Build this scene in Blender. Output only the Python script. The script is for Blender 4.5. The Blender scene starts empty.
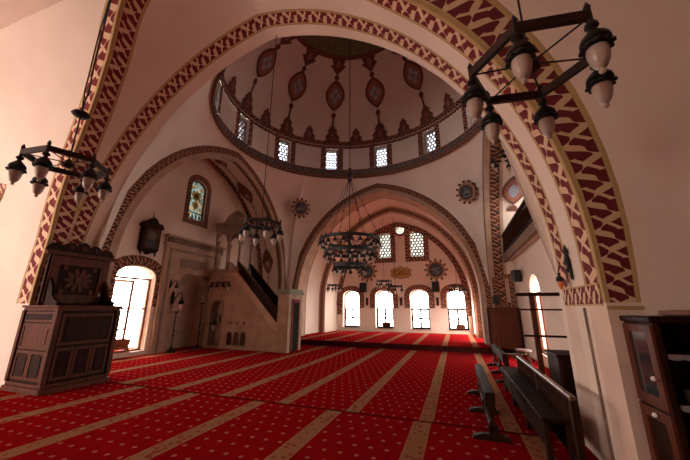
import bpy, bmesh, math, random
from math import pi, sin, cos, sqrt, radians, atan2
from mathutils import Vector, Matrix
random.seed(7)
scene = bpy.context.scene
col = scene.collection
V = Vector
EYE = 1.6

# ------------------------------------------------------------------ mesh builder
class MB:
    def __init__(s):
        s.v = []; s.f = []; s.m = []; s.uv = []
    def face(s, pts, mat=0, uv=None):
        b = len(s.v); s.v += [tuple(p) for p in pts]
        s.f.append(list(range(b, b + len(pts)))); s.m.append(mat)
        s.uv.append(uv if uv else [(p[0] + p[1], p[2]) for p in pts])
    def grid(s, rows, mat=0, uvrows=None, close=False):
        """rows: list of equally long point lists, shared vertices (smooth)"""
        b = len(s.v); n = len(rows[0])
        for r in rows: s.v += [tuple(p) for p in r]
        for i in range(len(rows) - 1):
            for j in range(n if close else n - 1):
                k = (j + 1) % n
                s.f.append([b + i*n + j, b + i*n + k, b + (i+1)*n + k, b + (i+1)*n + j]); s.m.append(mat)
                if uvrows: s.uv.append([uvrows[i][j], uvrows[i][k], uvrows[i+1][k], uvrows[i+1][j]])
                else: s.uv.append([(0, 0)] * 4)
    def band(s, A, B, mat=0, aspect=None, u0=0.0):
        """strip between two paths; u runs along it in band widths, v across"""
        us = [u0]
        for i in range(len(A) - 1):
            ma = (V(A[i]) + V(B[i])) / 2; mb_ = (V(A[i+1]) + V(B[i+1])) / 2
            w = max(.02, ((V(A[i]) - V(B[i])).length + (V(A[i+1]) - V(B[i+1])).length) / 2)
            us.append(us[-1] + (mb_ - ma).length / (aspect or w))
        s.grid([A, B], mat, [[(u, 0) for u in us], [(u, 1) for u in us]])
    def box(s, x0, y0, z0, x1, y1, z1, mat=0, M=None):
        p = [V((x, y, z)) for z in (z0, z1) for y in (y0, y1) for x in (x0, x1)]
        if M is not None: p = [M @ q for q in p]
        for q in ((0,2,3,1), (4,5,7,6), (0,1,5,4), (2,6,7,3), (0,4,6,2), (1,3,7,5)):
            b = len(s.v); 
            s.face([p[i] for i in q], mat)
    def lathe(s, prof, c=(0,0,0), n=12, mat=0, a0=0.0, sx=1, sy=1, M=None):
        rows = []
        for r, z in prof:
            row = [V((c[0] + r*sx*cos(a0 + 2*pi*k/n), c[1] + r*sy*sin(a0 + 2*pi*k/n), c[2] + z)) for k in range(n)]
            if M is not None: row = [M @ q for q in row]
            rows.append(row)
        s.grid(rows, mat, None, True)
    def tube(s, pts, r, n=6, mat=0):
        pts = [V(p) for p in pts]; rows = []
        for i, p in enumerate(pts):
            t = (pts[min(i+1, len(pts)-1)] - pts[max(i-1, 0)]).normalized()
            a = t.cross(V((0,0,1)));
            if a.length < .05: a = t.cross(V((0,1,0)))
            a.normalize(); b = t.cross(a)
            rr = r[i] if isinstance(r, (list, tuple)) else r
            rows.append([p + a*rr*cos(2*pi*k/n) + b*rr*sin(2*pi*k/n) for k in range(n)])
        s.grid(rows, mat, None, True)
        s.face(rows[0][::-1], mat); s.face(rows[-1], mat)
    def bar(s, a, b, w, h, mat=0):
        a = V(a); b = V(b); t = (b - a); L = t.length; t.normalize()
        up = V((0,0,1)) if abs(t.z) < .95 else V((1,0,0))
        sd = t.cross(up).normalized(); up = sd.cross(t)
        M = Matrix((sd, t, up)).transposed().to_4x4(); M.translation = a
        s.box(-w/2, 0, -h/2, w/2, L, h/2, mat, M)
    def prism(s, poly, f, d0, d1, mat=0, cap0=True):
        """poly: [(a,b)], f(a,b,d)->point"""
        n = len(poly)
        P0 = [f(a, b, d0) for a, b in poly]; P1 = [f(a, b, d1) for a, b in poly]
        if cap0: s.face(P0[::-1], mat)
        s.face(P1, mat)
        for i in range(n):
            j = (i+1) % n; s.face([P0[i], P0[j], P1[j], P1[i]], mat)
    def ring(s, outer, inner, f, d0, d1, mat=0, closed=True):
        """solid strip between two outlines, from depth d0 to d1 (d1 = visible front)"""
        n = len(outer); us = [0]
        for i in range(n):
            j = (i+1) % n
            us.append(us[-1] + (V(outer[j]) - V(outer[i])).length / max(.02, (V(outer[i]) - V(inner[i])).length * .8))
        for i in range(n if closed else n-1):
            j = (i+1) % n
            o0, o1, i0, i1 = outer[i], outer[j], inner[i], inner[j]
            s.face([f(*o0, d1), f(*o1, d1), f(*i1, d1), f(*i0, d1)], mat, [(us[i],0),(us[i+1],0),(us[i+1],1),(us[i],1)])
            s.face([f(*o0, d0), f(*o1, d0), f(*o1, d1), f(*o0, d1)], mat, [(0,0)]*4)
            s.face([f(*i0, d0), f(*i0, d1), f(*i1, d1), f(*i1, d0)], mat, [(0,0)]*4)
        if not closed:
            for k in (0, n-1):
                s.face([f(*outer[k], d0), f(*outer[k], d1), f(*inner[k], d1), f(*inner[k], d0)], mat, [(0,0)]*4)
    def build(s, name, mats, parent=None, org=(0,0,0), smooth=False, bevel=0, weld=False, angle=35, norm=True):
        me = bpy.data.meshes.new(name)
        o = V(org)
        me.from_pydata([V(p) - o for p in s.v], [], s.f)
        if not isinstance(mats, (list, tuple)): mats = [mats]
        for m in mats: me.materials.append(m)
        for p, mi in zip(me.polygons, s.m): p.material_index = mi
        uvl = me.uv_layers.new(name='UVMap')
        k = 0
        for fu in s.uv:
            for c in fu:
                uvl.data[k].uv = c; k += 1
        bm = bmesh.new(); bm.from_mesh(me)
        if weld or bevel: bmesh.ops.remove_doubles(bm, verts=bm.verts, dist=.0004)
        if norm: bmesh.ops.recalc_face_normals(bm, faces=bm.faces)
        if smooth:
            for fc in bm.faces: fc.smooth = True
            for e in bm.edges:
                if len(e.link_faces) == 2 and e.calc_face_angle(0) > radians(angle): e.smooth = False
        bm.to_mesh(me); bm.free()
        ob = bpy.data.objects.new(name, me); col.objects.link(ob)
        if parent is not None: ob.parent = parent
        if bevel:
            md = ob.modifiers.new('bevel', 'BEVEL'); md.width = bevel; md.segments = 2; md.limit_method = 'ANGLE'; md.angle_limit = radians(40)
        return ob

def struct(o):
    o['kind'] = 'structure'; return o
def tag(o, label, cat, group=None):
    o['label'] = label; o['category'] = cat
    if group: o['group'] = group
    return o
def thing(name, label, cat, loc=(0,0,0), group=None, rz=0):
    o = bpy.data.objects.new(name, None); col.objects.link(o)
    o.empty_display_size = .2; o.location = loc; o.rotation_euler = (0, 0, rz)
    return tag(o, label, cat, group)
def dup(o, loc=None, label=None, rz=None, group=None, parent=None):
    c = o.copy(); col.objects.link(c)
    if parent is not None: c.parent = parent
    for ch in list(o.children): dup(ch, parent=c)
    if loc is not None: c.location = loc
    if rz is not None: c.rotation_euler = (0, 0, rz)
    if label: c['label'] = label
    if group: c['group'] = group
    return c
def cut(ob, cutters):
    for c in cutters:
        md = ob.modifiers.new('cut', 'BOOLEAN'); md.operation = 'DIFFERENCE'; md.solver = 'EXACT'; md.object = c
    dg = bpy.context.evaluated_depsgraph_get()
    me = bpy.data.meshes.new_from_object(ob.evaluated_get(dg))
    ob.modifiers.clear(); ob.data = me
    for c in cutters: bpy.data.objects.remove(c)

# ------------------------------------------------------------------ materials
class N:
    def __init__(s, name):
        s.mt = bpy.data.materials.new(name); s.mt.use_nodes = True
        s.t = s.mt.node_tree; s.b = s.t.nodes['Principled BSDF']
    def node(s, kind, **kw):
        n = s.t.nodes.new(kind)
        for k, v in kw.items(): setattr(n, k, v)
        return n
    def link(s, a, b): s.t.links.new(a, b)
    def val(s, sock, x):
        if isinstance(x, (int, float)): sock.default_value = x
        elif isinstance(x, (tuple, list)): sock.default_value = tuple(x) + ((1,) if len(x) == 3 and len(sock.default_value) == 4 else ())
        else: s.link(x, sock)
    def m(s, op, a, b=0.0, c=None):
        n = s.node('ShaderNodeMath', operation=op); s.val(n.inputs[0], a); s.val(n.inputs[1], b)
        if c is not None: s.val(n.inputs[2], c)
        return n.outputs[0]
    def mix(s, f, a, b, blend='MIX'):
        n = s.node('ShaderNodeMix', data_type='RGBA', blend_type=blend)
        s.val(n.inputs[0], f); s.val(n.inputs[6], a); s.val(n.inputs[7], b)
        return n.outputs[2]
    def noise(s, scale, detail=3, co=None):
        n = s.node('ShaderNodeTexNoise'); n.inputs['Scale'].default_value = scale; n.inputs['Detail'].default_value = detail
        if co is not None: s.link(co, n.inputs['Vector'])
        return n.outputs['Fac']
    def obj(s): return s.node('ShaderNodeTexCoord').outputs['Object']
    def uv(s):
        n = s.node('ShaderNodeSeparateXYZ'); s.link(s.node('ShaderNodeTexCoord').outputs['UV'], n.inputs[0]); return n.outputs[0], n.outputs[1]
    def xyz(s):
        n = s.node('ShaderNodeSeparateXYZ'); s.link(s.obj(), n.inputs[0]); return n.outputs
    def bump(s, h, strength=.2, dist=.01):
        n = s.node('ShaderNodeBump'); n.inputs['Strength'].default_value = strength; n.inputs['Distance'].default_value = dist
        s.link(h, n.inputs['Height']); s.link(n.outputs[0], s.b.inputs['Normal'])
    def done(s, colr, rough=.7, metal=0.0, spec=None):
        s.val(s.b.inputs['Base Color'], colr); s.val(s.b.inputs['Roughness'], rough); s.b.inputs['Metallic'].default_value = metal
        if spec is not None: s.b.inputs['Specular IOR Level'].default_value = spec
        return s.mt

def mottled(name, a, b, scale=3, rough=.8, bump=0, metal=0, detail=4, spec=None):
    n = N(name); f = n.noise(scale, detail, n.obj())
    f = n.m('SMOOTH_MIN', n.m('MAXIMUM', n.m('MULTIPLY', n.m('SUBTRACT', f, .3), 2.5), 0), 1, .05)
    c = n.mix(f, a, b)
    if bump: n.bump(n.noise(scale*14, 3, n.obj()), bump)
    return n.done(c, rough, metal, spec)
def wood(name, a, b, axis=2, rough=.35, scale=9, spec=None):
    n = N(name); mp = n.node('ShaderNodeMapping'); n.link(n.obj(), mp.inputs[0])
    sc = [scale*3]*3; sc[axis] = scale*.25; mp.inputs['Scale'].default_value = sc
    f = n.noise(1.0, 5, mp.outputs[0])
    c = n.mix(n.m('MINIMUM', n.m('MAXIMUM', n.m('MULTIPLY', n.m('SUBTRACT', f, .32), 2.8), 0), 1), a, b)
    n.bump(f, .08); return n.done(c, rough, 0, spec)
def braid(name, ground, leaf, edge, freq=.8, wid=.13, alt=None):
    """painted border: leafy zigzag on a coloured ground between two edge lines"""
    n = N(name); u, v = n.uv()
    t = n.m('FRACT', n.m('MULTIPLY', u, freq))
    tri = n.m('MULTIPLY', n.m('ABSOLUTE', n.m('SUBTRACT', t, .5)), 2)
    vc = n.m('SUBTRACT', v, .5)
    zig = n.m('MULTIPLY', n.m('SUBTRACT', tri, .5), .72)
    d1 = n.m('ABSOLUTE', n.m('SUBTRACT', vc, zig))
    fat = n.m('MULTIPLY', n.m('ADD', 1.15, n.m('SINE', n.m('MULTIPLY', u, freq*4*pi))), wid*.8)
    s1 = n.m('LESS_THAN', d1, fat)
    # short leaves branching off the zigzag
    d2 = n.m('ABSOLUTE', n.m('ADD', n.m('ADD', vc, n.m('MULTIPLY', zig, .95)), .0))
    gate = n.m('GREATER_THAN', n.m('SINE', n.m('MULTIPLY', u, freq*2*pi)), -.15)
    s2 = n.m('MULTIPLY', n.m('LESS_THAN', d2, wid*.62), gate)
    st = n.m('MAXIMUM', s1, s2)
    wob = n.noise(9, 2, n.obj())
    g = n.mix(n.m('MULTIPLY', wob, .8), ground, tuple(x*.55 for x in ground))
    if alt: 
        cell = n.m('GREATER_THAN', n.m('FRACT', n.m('MULTIPLY', u, freq*.5)), .5); g = n.mix(n.m('MULTIPLY', cell, .8), g, alt)
    c = n.mix(st, g, leaf)
    e = n.m('GREATER_THAN', n.m('ABSOLUTE', vc), .42)
    c = n.mix(e, c, edge)
    return n.done(c, .85)

PLASTER = mottled('pink_plaster', (.83,.68,.575), (.75,.60,.50), .9, .9, .06)
PLASTER_DOME = mottled('dome_plaster', (.87,.77,.68), (.79,.69,.60), .8, .9, .05)
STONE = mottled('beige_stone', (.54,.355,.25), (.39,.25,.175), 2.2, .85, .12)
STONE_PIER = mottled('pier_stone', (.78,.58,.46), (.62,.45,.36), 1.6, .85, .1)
STONE_DARK = mottled('dark_stone', (.34,.225,.16), (.22,.145,.105), 2.6, .85, .12)  # darker stone tone for trim, columns and steps
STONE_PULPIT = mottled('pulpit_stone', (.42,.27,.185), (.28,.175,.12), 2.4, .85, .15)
GOLD_LINE = mottled('ochre_paint', (.50,.32,.13), (.40,.25,.10), 4, .8)
RED_BAND = braid('red_leaf_border', (.20,.007,.011), (.70,.47,.31), (.52,.34,.15), .85, .155)
RED_BAND_BIG = braid('broad_red_leaf_border', (.15,.006,.010), (.60,.41,.24), (.46,.32,.13), .95, .14)
DARK_BAND = braid('dark_leaf_border', (.055,.02,.016), (.46,.22,.12), (.24,.12,.07), .9, .12, alt=(.13,.03,.02))
BLUE_BAND = braid('blue_grey_border', (.05,.045,.055), (.26,.24,.25), (.12,.07,.05), .9, .12, alt=(.14,.05,.03))
ORN_DARK = mottled('ornament_brown', (.23,.085,.06), (.12,.045,.035), 9, .85)
ORN_BLUE = mottled('ornament_blue', (.42,.46,.56), (.30,.33,.42), 12, .85)
ORN_RED = mottled('ornament_red', (.42,.17,.11), (.30,.11,.08), 12, .85)
ORN_PALE = mottled('ornament_pale', (.62,.45,.36), (.5,.34,.27), 12, .85)
ORN_GREEN = mottled('ornament_olive', (.20,.19,.09), (.12,.12,.06), 6, .85)
METAL = mottled('black_iron', (.010,.009,.009), (.022,.017,.014), 8, .5, spec=.35)
BRONZE = mottled('bronze_trim', (.045,.014,.010), (.02,.008,.006), 12, .5, spec=.3)
MILK = mottled('milk_glass', (.56,.44,.36), (.50,.39,.32), 5, .25)
DWOOD = wood('dark_walnut', (.038,.009,.005), (.016,.005,.003), 2, .6, spec=.12)
DWOOD_X = wood('dark_walnut_rail', (.026,.007,.005), (.012,.004,.003), 1, .55, spec=.08)
MWOOD = wood('red_brown_wood', (.14,.036,.015), (.07,.019,.009), 2, .55, spec=.18)
LWOOD = wood('orange_wood', (.42,.15,.05), (.28,.09,.03), 2, .4)
BEAM = wood('old_beam', (.24,.14,.08), (.14,.08,.05), 1, .7)
BLACK = mottled('black_plastic', (.012,.012,.012), (.02,.02,.02), 6, .5)
WHITE = mottled('white_paint', (.8,.78,.74), (.74,.72,.68), 6, .6)
BRASS = mottled('brass', (.6,.38,.12), (.45,.28,.09), 9, .3, 0, .9)
TURQ = mottled('roundel_blue', (.035,.06,.085), (.02,.035,.055), 9, .6)
GILT = mottled('gilded_wood', (.46,.27,.16), (.32,.18,.10), 12, .6, 0, .2)
SILVER = mottled('silver_lead', (.30,.30,.31), (.2,.2,.21), 12, .5, 0, .3)
LATTICE = mottled('plaster_lattice', (.42,.38,.32), (.32,.29,.25), 9, .8)

def glass_mat(name, tint):
    n = N(name); t = n.t
    tr = n.node('ShaderNodeBsdfTransparent'); tr.inputs[0].default_value = tint + (1,)
    gl = n.node('ShaderNodeBsdfGlossy'); gl.inputs['Roughness'].default_value = .05
    fr = n.node('ShaderNodeFresnel'); fr.inputs[0].default_value = 1.45
    mx = n.node('ShaderNodeMixShader'); n.link(n.m('MULTIPLY', fr.outputs[0], .6), mx.inputs[0]); n.link(tr.outputs[0], mx.inputs[1]); n.link(gl.outputs[0], mx.inputs[2])
    n.link(mx.outputs[0], t.nodes['Material Output'].inputs['Surface']); return n.mt
GLASS = glass_mat('clear_glass', (.95,.95,.95))
def stained(name, cols, scale):
    n = N(name); vr = n.node('ShaderNodeTexVoronoi'); vr.inputs['Scale'].default_value = scale; n.link(n.obj(), vr.inputs['Vector'])
    rp = n.node('ShaderNodeValToRGB'); rp.color_ramp.interpolation = 'CONSTANT'
    sp = n.node('ShaderNodeSeparateColor'); n.link(vr.outputs['Color'], sp.inputs[0]); n.link(sp.outputs[0], rp.inputs[0])
    el = rp.color_ramp.elements
    while len(el) < len(cols): el.new(.5)
    for i, c in enumerate(cols): el[i].position = i / len(cols); el[i].color = c + (1,)
    tr = n.node('ShaderNodeBsdfTranslucent'); n.link(rp.outputs[0], tr.inputs[0])
    t2 = n.node('ShaderNodeBsdfTransparent'); n.link(rp.outputs[0], t2.inputs[0])
    mx = n.node('ShaderNodeMixShader'); mx.inputs[0].default_value = .35; n.link(tr.outputs[0], mx.inputs[1]); n.link(t2.outputs[0], mx.inputs[2])
    n.link(mx.outputs[0], n.t.nodes['Material Output'].inputs['Surface']); return n.mt
STAINED = stained('stained_glass', [(.16,.20,.21), (.10,.13,.14), (.20,.15,.07), (.15,.18,.18), (.07,.09,.10), (.18,.19,.18)], 17)
STAINED_GOLD = stained('amber_glass', [(.60,.33,.05), (.38,.20,.03), (.5,.36,.12), (.2,.11,.04)], 16)
PALE_GLASS = glass_mat('pale_glass', (.34,.36,.34))
DIM_GLASS = glass_mat('dusty_glass', (.50,.54,.62))

def carpet():
    n = N('red_prayer_carpet'); u, v = n.uv()
    k = n.m('FRACT', n.m('ADD', u, .5)); d = n.m('ABSOLUTE', n.m('SUBTRACT', k, .5))      # 0 at stripe centre, u in rows
    fib = n.noise(60, 2, n.obj()); big = n.noise(1.3, 3, n.obj())
    red = n.mix(fib, (.25,.004,.007), (.35,.007,.011)); red = n.mix(n.m('MULTIPLY', big, .35), red, (.22,.004,.008))
    # small beige flecks in staggered rows
    cu = n.m('MULTIPLY', u, 7.0); cv = n.m('MULTIPLY', v, 5.2)
    row = n.m('FLOOR', cv); off = n.m('MULTIPLY', n.m('FRACT', n.m('MULTIPLY', row, .5)), 1.0)
    fu = n.m('SUBTRACT', n.m('FRACT', n.m('ADD', cu, off)), .5); fv = n.m('SUBTRACT', n.m('FRACT', cv), .5)
    r2 = n.m('ADD', n.m('POWER', n.m('MULTIPLY', fu, 1.0), 2), n.m('POWER', n.m('MULTIPLY', fv, 1.2), 2))
    dot = n.m('LESS_THAN', r2, .019)
    c = n.mix(n.m('MULTIPLY', dot, .7), red, (.46,.21,.13))
    # floral stripe
    st = n.m('LESS_THAN', d, .090); edge = n.m('GREATER_THAN', d, .074)
    vv = n.node('ShaderNodeTexVoronoi'); vv.inputs['Scale'].default_value = 11; n.link(n.obj(), vv.inputs['Vector'])
    flo = n.m('LESS_THAN', vv.outputs['Distance'], .34)
    stripe = n.mix(n.m('MULTIPLY', flo, .75), (.33,.165,.09), (.28,.02,.013))
    stripe = n.mix(n.m('MULTIPLY', edge, .6), stripe, (.36,.20,.105))
    c = n.mix(st, c, stripe)
    n.bump(fib, .35, .01)
    return n.done(c, 1.0, 0, 0.0)
CARPET = carpet()
SEAM = mottled('seam_strip', (.06,.010,.008), (.03,.006,.005), 7, 1.0, spec=0)

# ------------------------------------------------------------------ arch profiles
def prof(w, c, z0, n=20, leg=0.0, legn=3):
    """pointed two-centred arch, left foot to right foot: [(lateral, z)]"""
    R = w + c; am = math.acos(c / R); R_ = []
    for i in range(n + 1):
        a = am * i / n; R_.append((-c + R*cos(a), z0 + R*sin(a)))
    left = [(-x, z) for x, z in R_]; right = R_[::-1]
    p = left + right[1:]
    if leg is not None:
        lg = [leg + (z0 - leg)*k/legn for k in range(legn)]
        p = [(-w, z) for z in lg] + p + [(w, z) for z in lg[::-1]]
    return p
def zarch(x, w, c, z0):
    R = w + c; d = abs(x) + c
    return z0 + sqrt(max(0, R*R - d*d))
# ================================================================== THE BUILDING
ZP = .2                                     # height of the rear platform
# ---- near bay: arch A (far edge on Y=4.95), groin N towards the viewer
AX, AW, AC, AZ = -3.65, 5.0, 1.04, 2.0
PA = prof(AW, AC, AZ, 22, 0.0, 6)
YA = 4.95
NT = [(-8.8, 3.97), (-8.57, 3.97), (-8.33, 3.85), (-7.83, 3.68), (-7.12, 3.46), (-6.33, 3.12), (-5.57, 2.72), (-4.9, 2.50), (-4.0, 2.50), (-3.0, 2.75), (-1.9, 3.25), (-1.0, 3.55), (-.4, 3.62), (9, 3.62)]
def yN(x):                                  # plan of the groin
    for (xa, ya), (xb, yb) in zip(NT, NT[1:]):
        if x <= xb: return ya + (yb - ya) * max(0, (x - xa) / (xb - xa))
    return 3.62
def st(x): return .13 + .16 * min(1, max(0, (.6 - x) / 3))     # plain strip at the far edge
def bw(x): return .34
mb = MB()
def arow(f): return [V((AX + x, f(AX + x), z)) for x, z in PA]
rows = [arow(lambda x: YA), arow(lambda x: YA - st(x)), arow(lambda x: YA - st(x) - .03),
        arow(lambda x: YA - st(x) - .35), arow(lambda x: YA - st(x) - .38),
        arow(lambda x: yN(x) + .42), arow(lambda x: yN(x) + .39),
        arow(lambda x: yN(x) + .05), arow(yN)]
LEG0 = [i for i, (x, z) in enumerate(PA) if z >= 1.62]
lo, hi = LEG0[0], LEG0[-1]
def seg(r): return r[lo:hi+1]
mb.grid([rows[0], rows[1]], 0)
for a, b, m in ((1,2,2), (2,3,1), (3,4,2), (4,5,0), (5,6,2), (6,7,1), (7,8,2)):
    A_, B_ = rows[a], rows[b]
    if m == 0: mb.grid([A_, B_], 0)
    else:
        mb.grid([A_[:lo+1], B_[:lo+1]], 3); mb.grid([A_[hi:], B_[hi:]], 3)
        mb.band(seg(A_), seg(B_), m)
# horizontal end panel of the painted border on the right pier
i = hi
y0, y1 = YA - .17, yN(1.35) + .06
mb.band([V((1.343, y0, 1.64)), V((1.343, y1, 1.64))], [V((1.338, y0, 1.86)), V((1.338, y1, 1.86))], 1)
struct(mb.build('ceiling', [PLASTER, RED_BAND, GOLD_LINE, STONE_PIER], smooth=True))
# crack line / joint down the pier
mb = MB(); mb.box(1.325, 4.13, 0, 1.352, 4.145, 1.62); struct(mb.build('trim_1', STONE_DARK))
# ---- face towards the viewer, right side (plane Y=3.62) with the broad border
mb = MB()
half = [(x, z) for x, z in PA if x >= 0]
def offs(x, z):
    d = .27 + max(0, z - 1.7) * .085
    cx = AX - AC if z > AZ else None
    if cx is None: return (AX + x + d, z)
    q = V((AX + x - cx, z - AZ)); q = q * ((q.length + d) / q.length)
    return (cx + q.x, AZ + q.y)
inn = [V((AX + x, yN(AX + x), z)) for x, z in half]
out = []
for x, z in half:
    a, b = offs(x, z); out.append(V((a, yN(AX + x), b)))
hh = len([1 for x, z in half if z >= 1.62])
def lerp(A_, B_, t): return [a.lerp(b, t) for a, b in zip(A_, B_)]
mb.band(inn[:hh], lerp(inn, out, .07)[:hh], 2); mb.band(lerp(inn, out, .07)[:hh], lerp(inn, out, .93)[:hh], 1); mb.band(lerp(inn, out, .93)[:hh], out[:hh], 2)
mb.grid([inn[hh-1:], out[hh-1:]], 3)
far = [V((7.5, p.y, p.z)) for p in out]
mb.grid([out, far], 0)
mb.face([V((AX+AW, 3.61, 1.60)), V((AX+AW+.28, 3.61, 1.60)), V((AX+AW+.28, 3.61, 1.635)), V((AX+AW, 3.61, 1.635))], 2)
struct(mb.build('wall_near_right', [PLASTER, RED_BAND_BIG, GOLD_LINE, STONE_PIER], smooth=True))
# ---- face and vault on the left side
mb = MB()
halfL = [(x, z) for x, z in PA if x <= 0]
inn = [V((AX + x, yN(AX + x), z)) for x, z in halfL]
def wl(z): return .50
out = [V((p.x - wl(p.z), p.y, p.z)) for p in inn]
k0 = len([1 for x, z in halfL if z < 1.62])
mb.band(inn[k0:], lerp(inn, out, .09)[k0:], 2, .7); mb.band(lerp(inn, out, .09)[k0:], lerp(inn, out, .92)[k0:], 1, .50); mb.band(lerp(inn, out, .92)[k0:], out[k0:], 2, .7)
mb.grid([inn[:k0+1], out[:k0+1]], 0)
far = [V((-19, p.y, p.z)) for p in out]
mb.grid([out, far], 0)
struct(mb.build('wall_near_left', [PLASTER, RED_BAND, GOLD_LINE], smooth=True))
# vault crown over the near bay
mb = MB()
crown = [V((AX + x, yN(AX + x), z)) for x, z in PA if z > 7.4]
mb.grid([[V((-19, 2.6, 8.3))] + [V((p.x, p.y + .03, p.z + .02)) for p in crown] + [V((7.5, 3.62, 8.3))], [V((-19, -6, 8.3))] + [V((p.x, -6, 8.3)) for p in crown] + [V((7.5, -6, 8.3))]], 0)
struct(mb.build('ceiling', PLASTER))
BACKX = (-17.4, -14.4, -11.4)
# side and back walls of the near bay; unseen openings added to let daylight in
mb = MB(); mb.box(7.5, -6.4, 0, 7.9, 3.62, 8.4); wr = mb.build('wall_right', PLASTER, weld=True)
struct(wr)
mb = MB(); mb.box(-19.4, -6.4, 0, 7.9, -6.0, 8.4); wb = mb.build('wall_back', PLASTER, weld=True)
cs = []
for x in BACKX:
    c = MB(); c.box(x - 1.1, -6.6, .4, x + 1.1, -5.8, 4.4); cs.append(c.build('cutter', PLASTER, weld=True))
cut(wb, cs); struct(wb)
mb = MB(); mb.box(-19.4, -6.4, 0, -19, 4.6, 8.4); struct(mb.build('wall_left', PLASTER))

# ---- the square under the dome
X0, X1, Y0, Y1 = -8.4, 1.4, YA, 14.1
DC = (-3.2, 9.35); DRX, DRY, DZ0, DZ1 = 5.0, 4.5, 8.15, 9.95
LW, LC, LZ, LY = 4.65, 1.0, 2.6, 9.55        # side arches (outer line)
FW, FC, FZ, FX = 4.8, 1.0, 2.15, -3.33       # far arch (outer line)
def side_outer(d=0, leg=0.0): return [(LY + x, z) for x, z in prof(LW - d, LC, LZ, 20, leg, 4)]
RLW, RLY, RLZ = 4.98, 9.22, 2.2                # right-hand side arch
def right_outer(d=0, leg=0.0): return [(RLY + x, z) for x, z in prof(RLW - d, LC, RLZ, 20, leg, 4)]
def far_outer(d=0, leg=0.0): return [(FX + x, z) for x, z in prof(FW - d, FC, FZ, 20, leg, 4)]
def arch_face(name, pt, fn, fl):
    mb = MB()
    a, b, c, d = [[pt(*q) for q in fn(t)] for t in (0, .045, .26, .46)]
    mb.band(a, b, 2); mb.band(b, c, 1, .20); mb.grid([c, d], 0)
    o = mb.build(name, [STONE, DARK_BAND, ORN_DARK], smooth=True); struct(o); return o
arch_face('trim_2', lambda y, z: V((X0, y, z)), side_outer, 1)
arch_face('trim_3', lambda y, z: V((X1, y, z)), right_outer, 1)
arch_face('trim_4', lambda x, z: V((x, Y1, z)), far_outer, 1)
# corner piers
mb = MB()
for (xa, xb) in ((X0, FX - FW), (FX + FW, X1)):
    if xb > xa + .005: mb.face([V((xa, Y1, 0)), V((xb, Y1, 0)), V((xb, Y1, 2.2)), V((xa, Y1, 2.2))])
for x in (X0, X1):
    mb.face([V((x, LY + LW, 0)), V((x, LY + LW, 2.6)), V((x, Y1 + .12, 2.6)), V((x, Y1 + .12, 0))])
struct(mb.build('trim_5', STONE))
# pendentives
def ringp(th, z, k=1.0): return V((DC[0] + DRX*k*cos(th), DC[1] + DRY*k*sin(th), z))
def quad_rows(wA, wB, thA, sgn):
    """one pendentive: from crown of wall A through the corner to crown of wall B"""
    cols = []
    n = 16
    for i in range(n + 1):
        ph = radians(45) * i / n; cols.append((wA(math.tan(ph)), ringp(thA + sgn*ph, DZ0)))
    for i in range(n, -1, -1):
        ph = radians(45) * i / n; cols.append((wB(math.tan(ph)), ringp(thA + sgn*(pi/2 - ph), DZ0)))
    rows = []
    K = 9
    cols = [(b, t + V(((t.x - DC[0])*.006, (t.y - DC[1])*.006, .05))) for b, t in cols]
    hid = []
    for b, t in cols:
        onx = abs(b.x - X0) < 1e-4 or abs(b.x - X1) < 1e-4; cx = LY if onx else (FX if b.y > 9 else AX)
        o_ = V(((.05 if b.x > 0 else -.05) if onx else (cx - b.x)*.03, (cx - b.y)*.03 if onx else (.05 if b.y > 9 else -.05), -.12)); hid.append(b + o_ if onx or b.y > 9 else b + V((0, -.02, 0)))
    rows.append(hid)
    for k in range(K + 1):
        s = k / K; r = []
        for b, t in cols:
            p = b.lerp(t, s); outw = V((b.x - DC[0], b.y - DC[1], 0)).normalized()
            p += outw * (.105 * (t - b).length) * sin(pi*s); r.append(p)
        rows.append(r)
    return rows
wallL = lambda s: (lambda t: V((X0, LY + s*LW*t, zarch(LW*t, LW, LC, LZ))))
wallR = lambda s: (lambda t: V((X1, RLY + s*RLW*t, zarch(RLW*t, RLW, LC, RLZ))))
wallF = lambda s: (lambda t: V((FX + s*FW*t, Y1, zarch(FW*t, FW, FC, FZ))))
wallN = lambda s: (lambda t: V((AX + s*AW*t, YA, zarch(AW*t, AW, AC, AZ))))
mb = MB()
mb.grid(quad_rows(wallL(1), wallF(-1), pi, -1)); mb.grid(quad_rows(wallF(1), wallR(1), pi/2, -1))
mb.grid(quad_rows(wallL(-1), wallN(-1), pi, 1)); mb.grid(quad_rows(wallR(-1), wallN(1), 0, -1))
struct(mb.build('ceiling', PLASTER_DOME, smooth=True))
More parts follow.
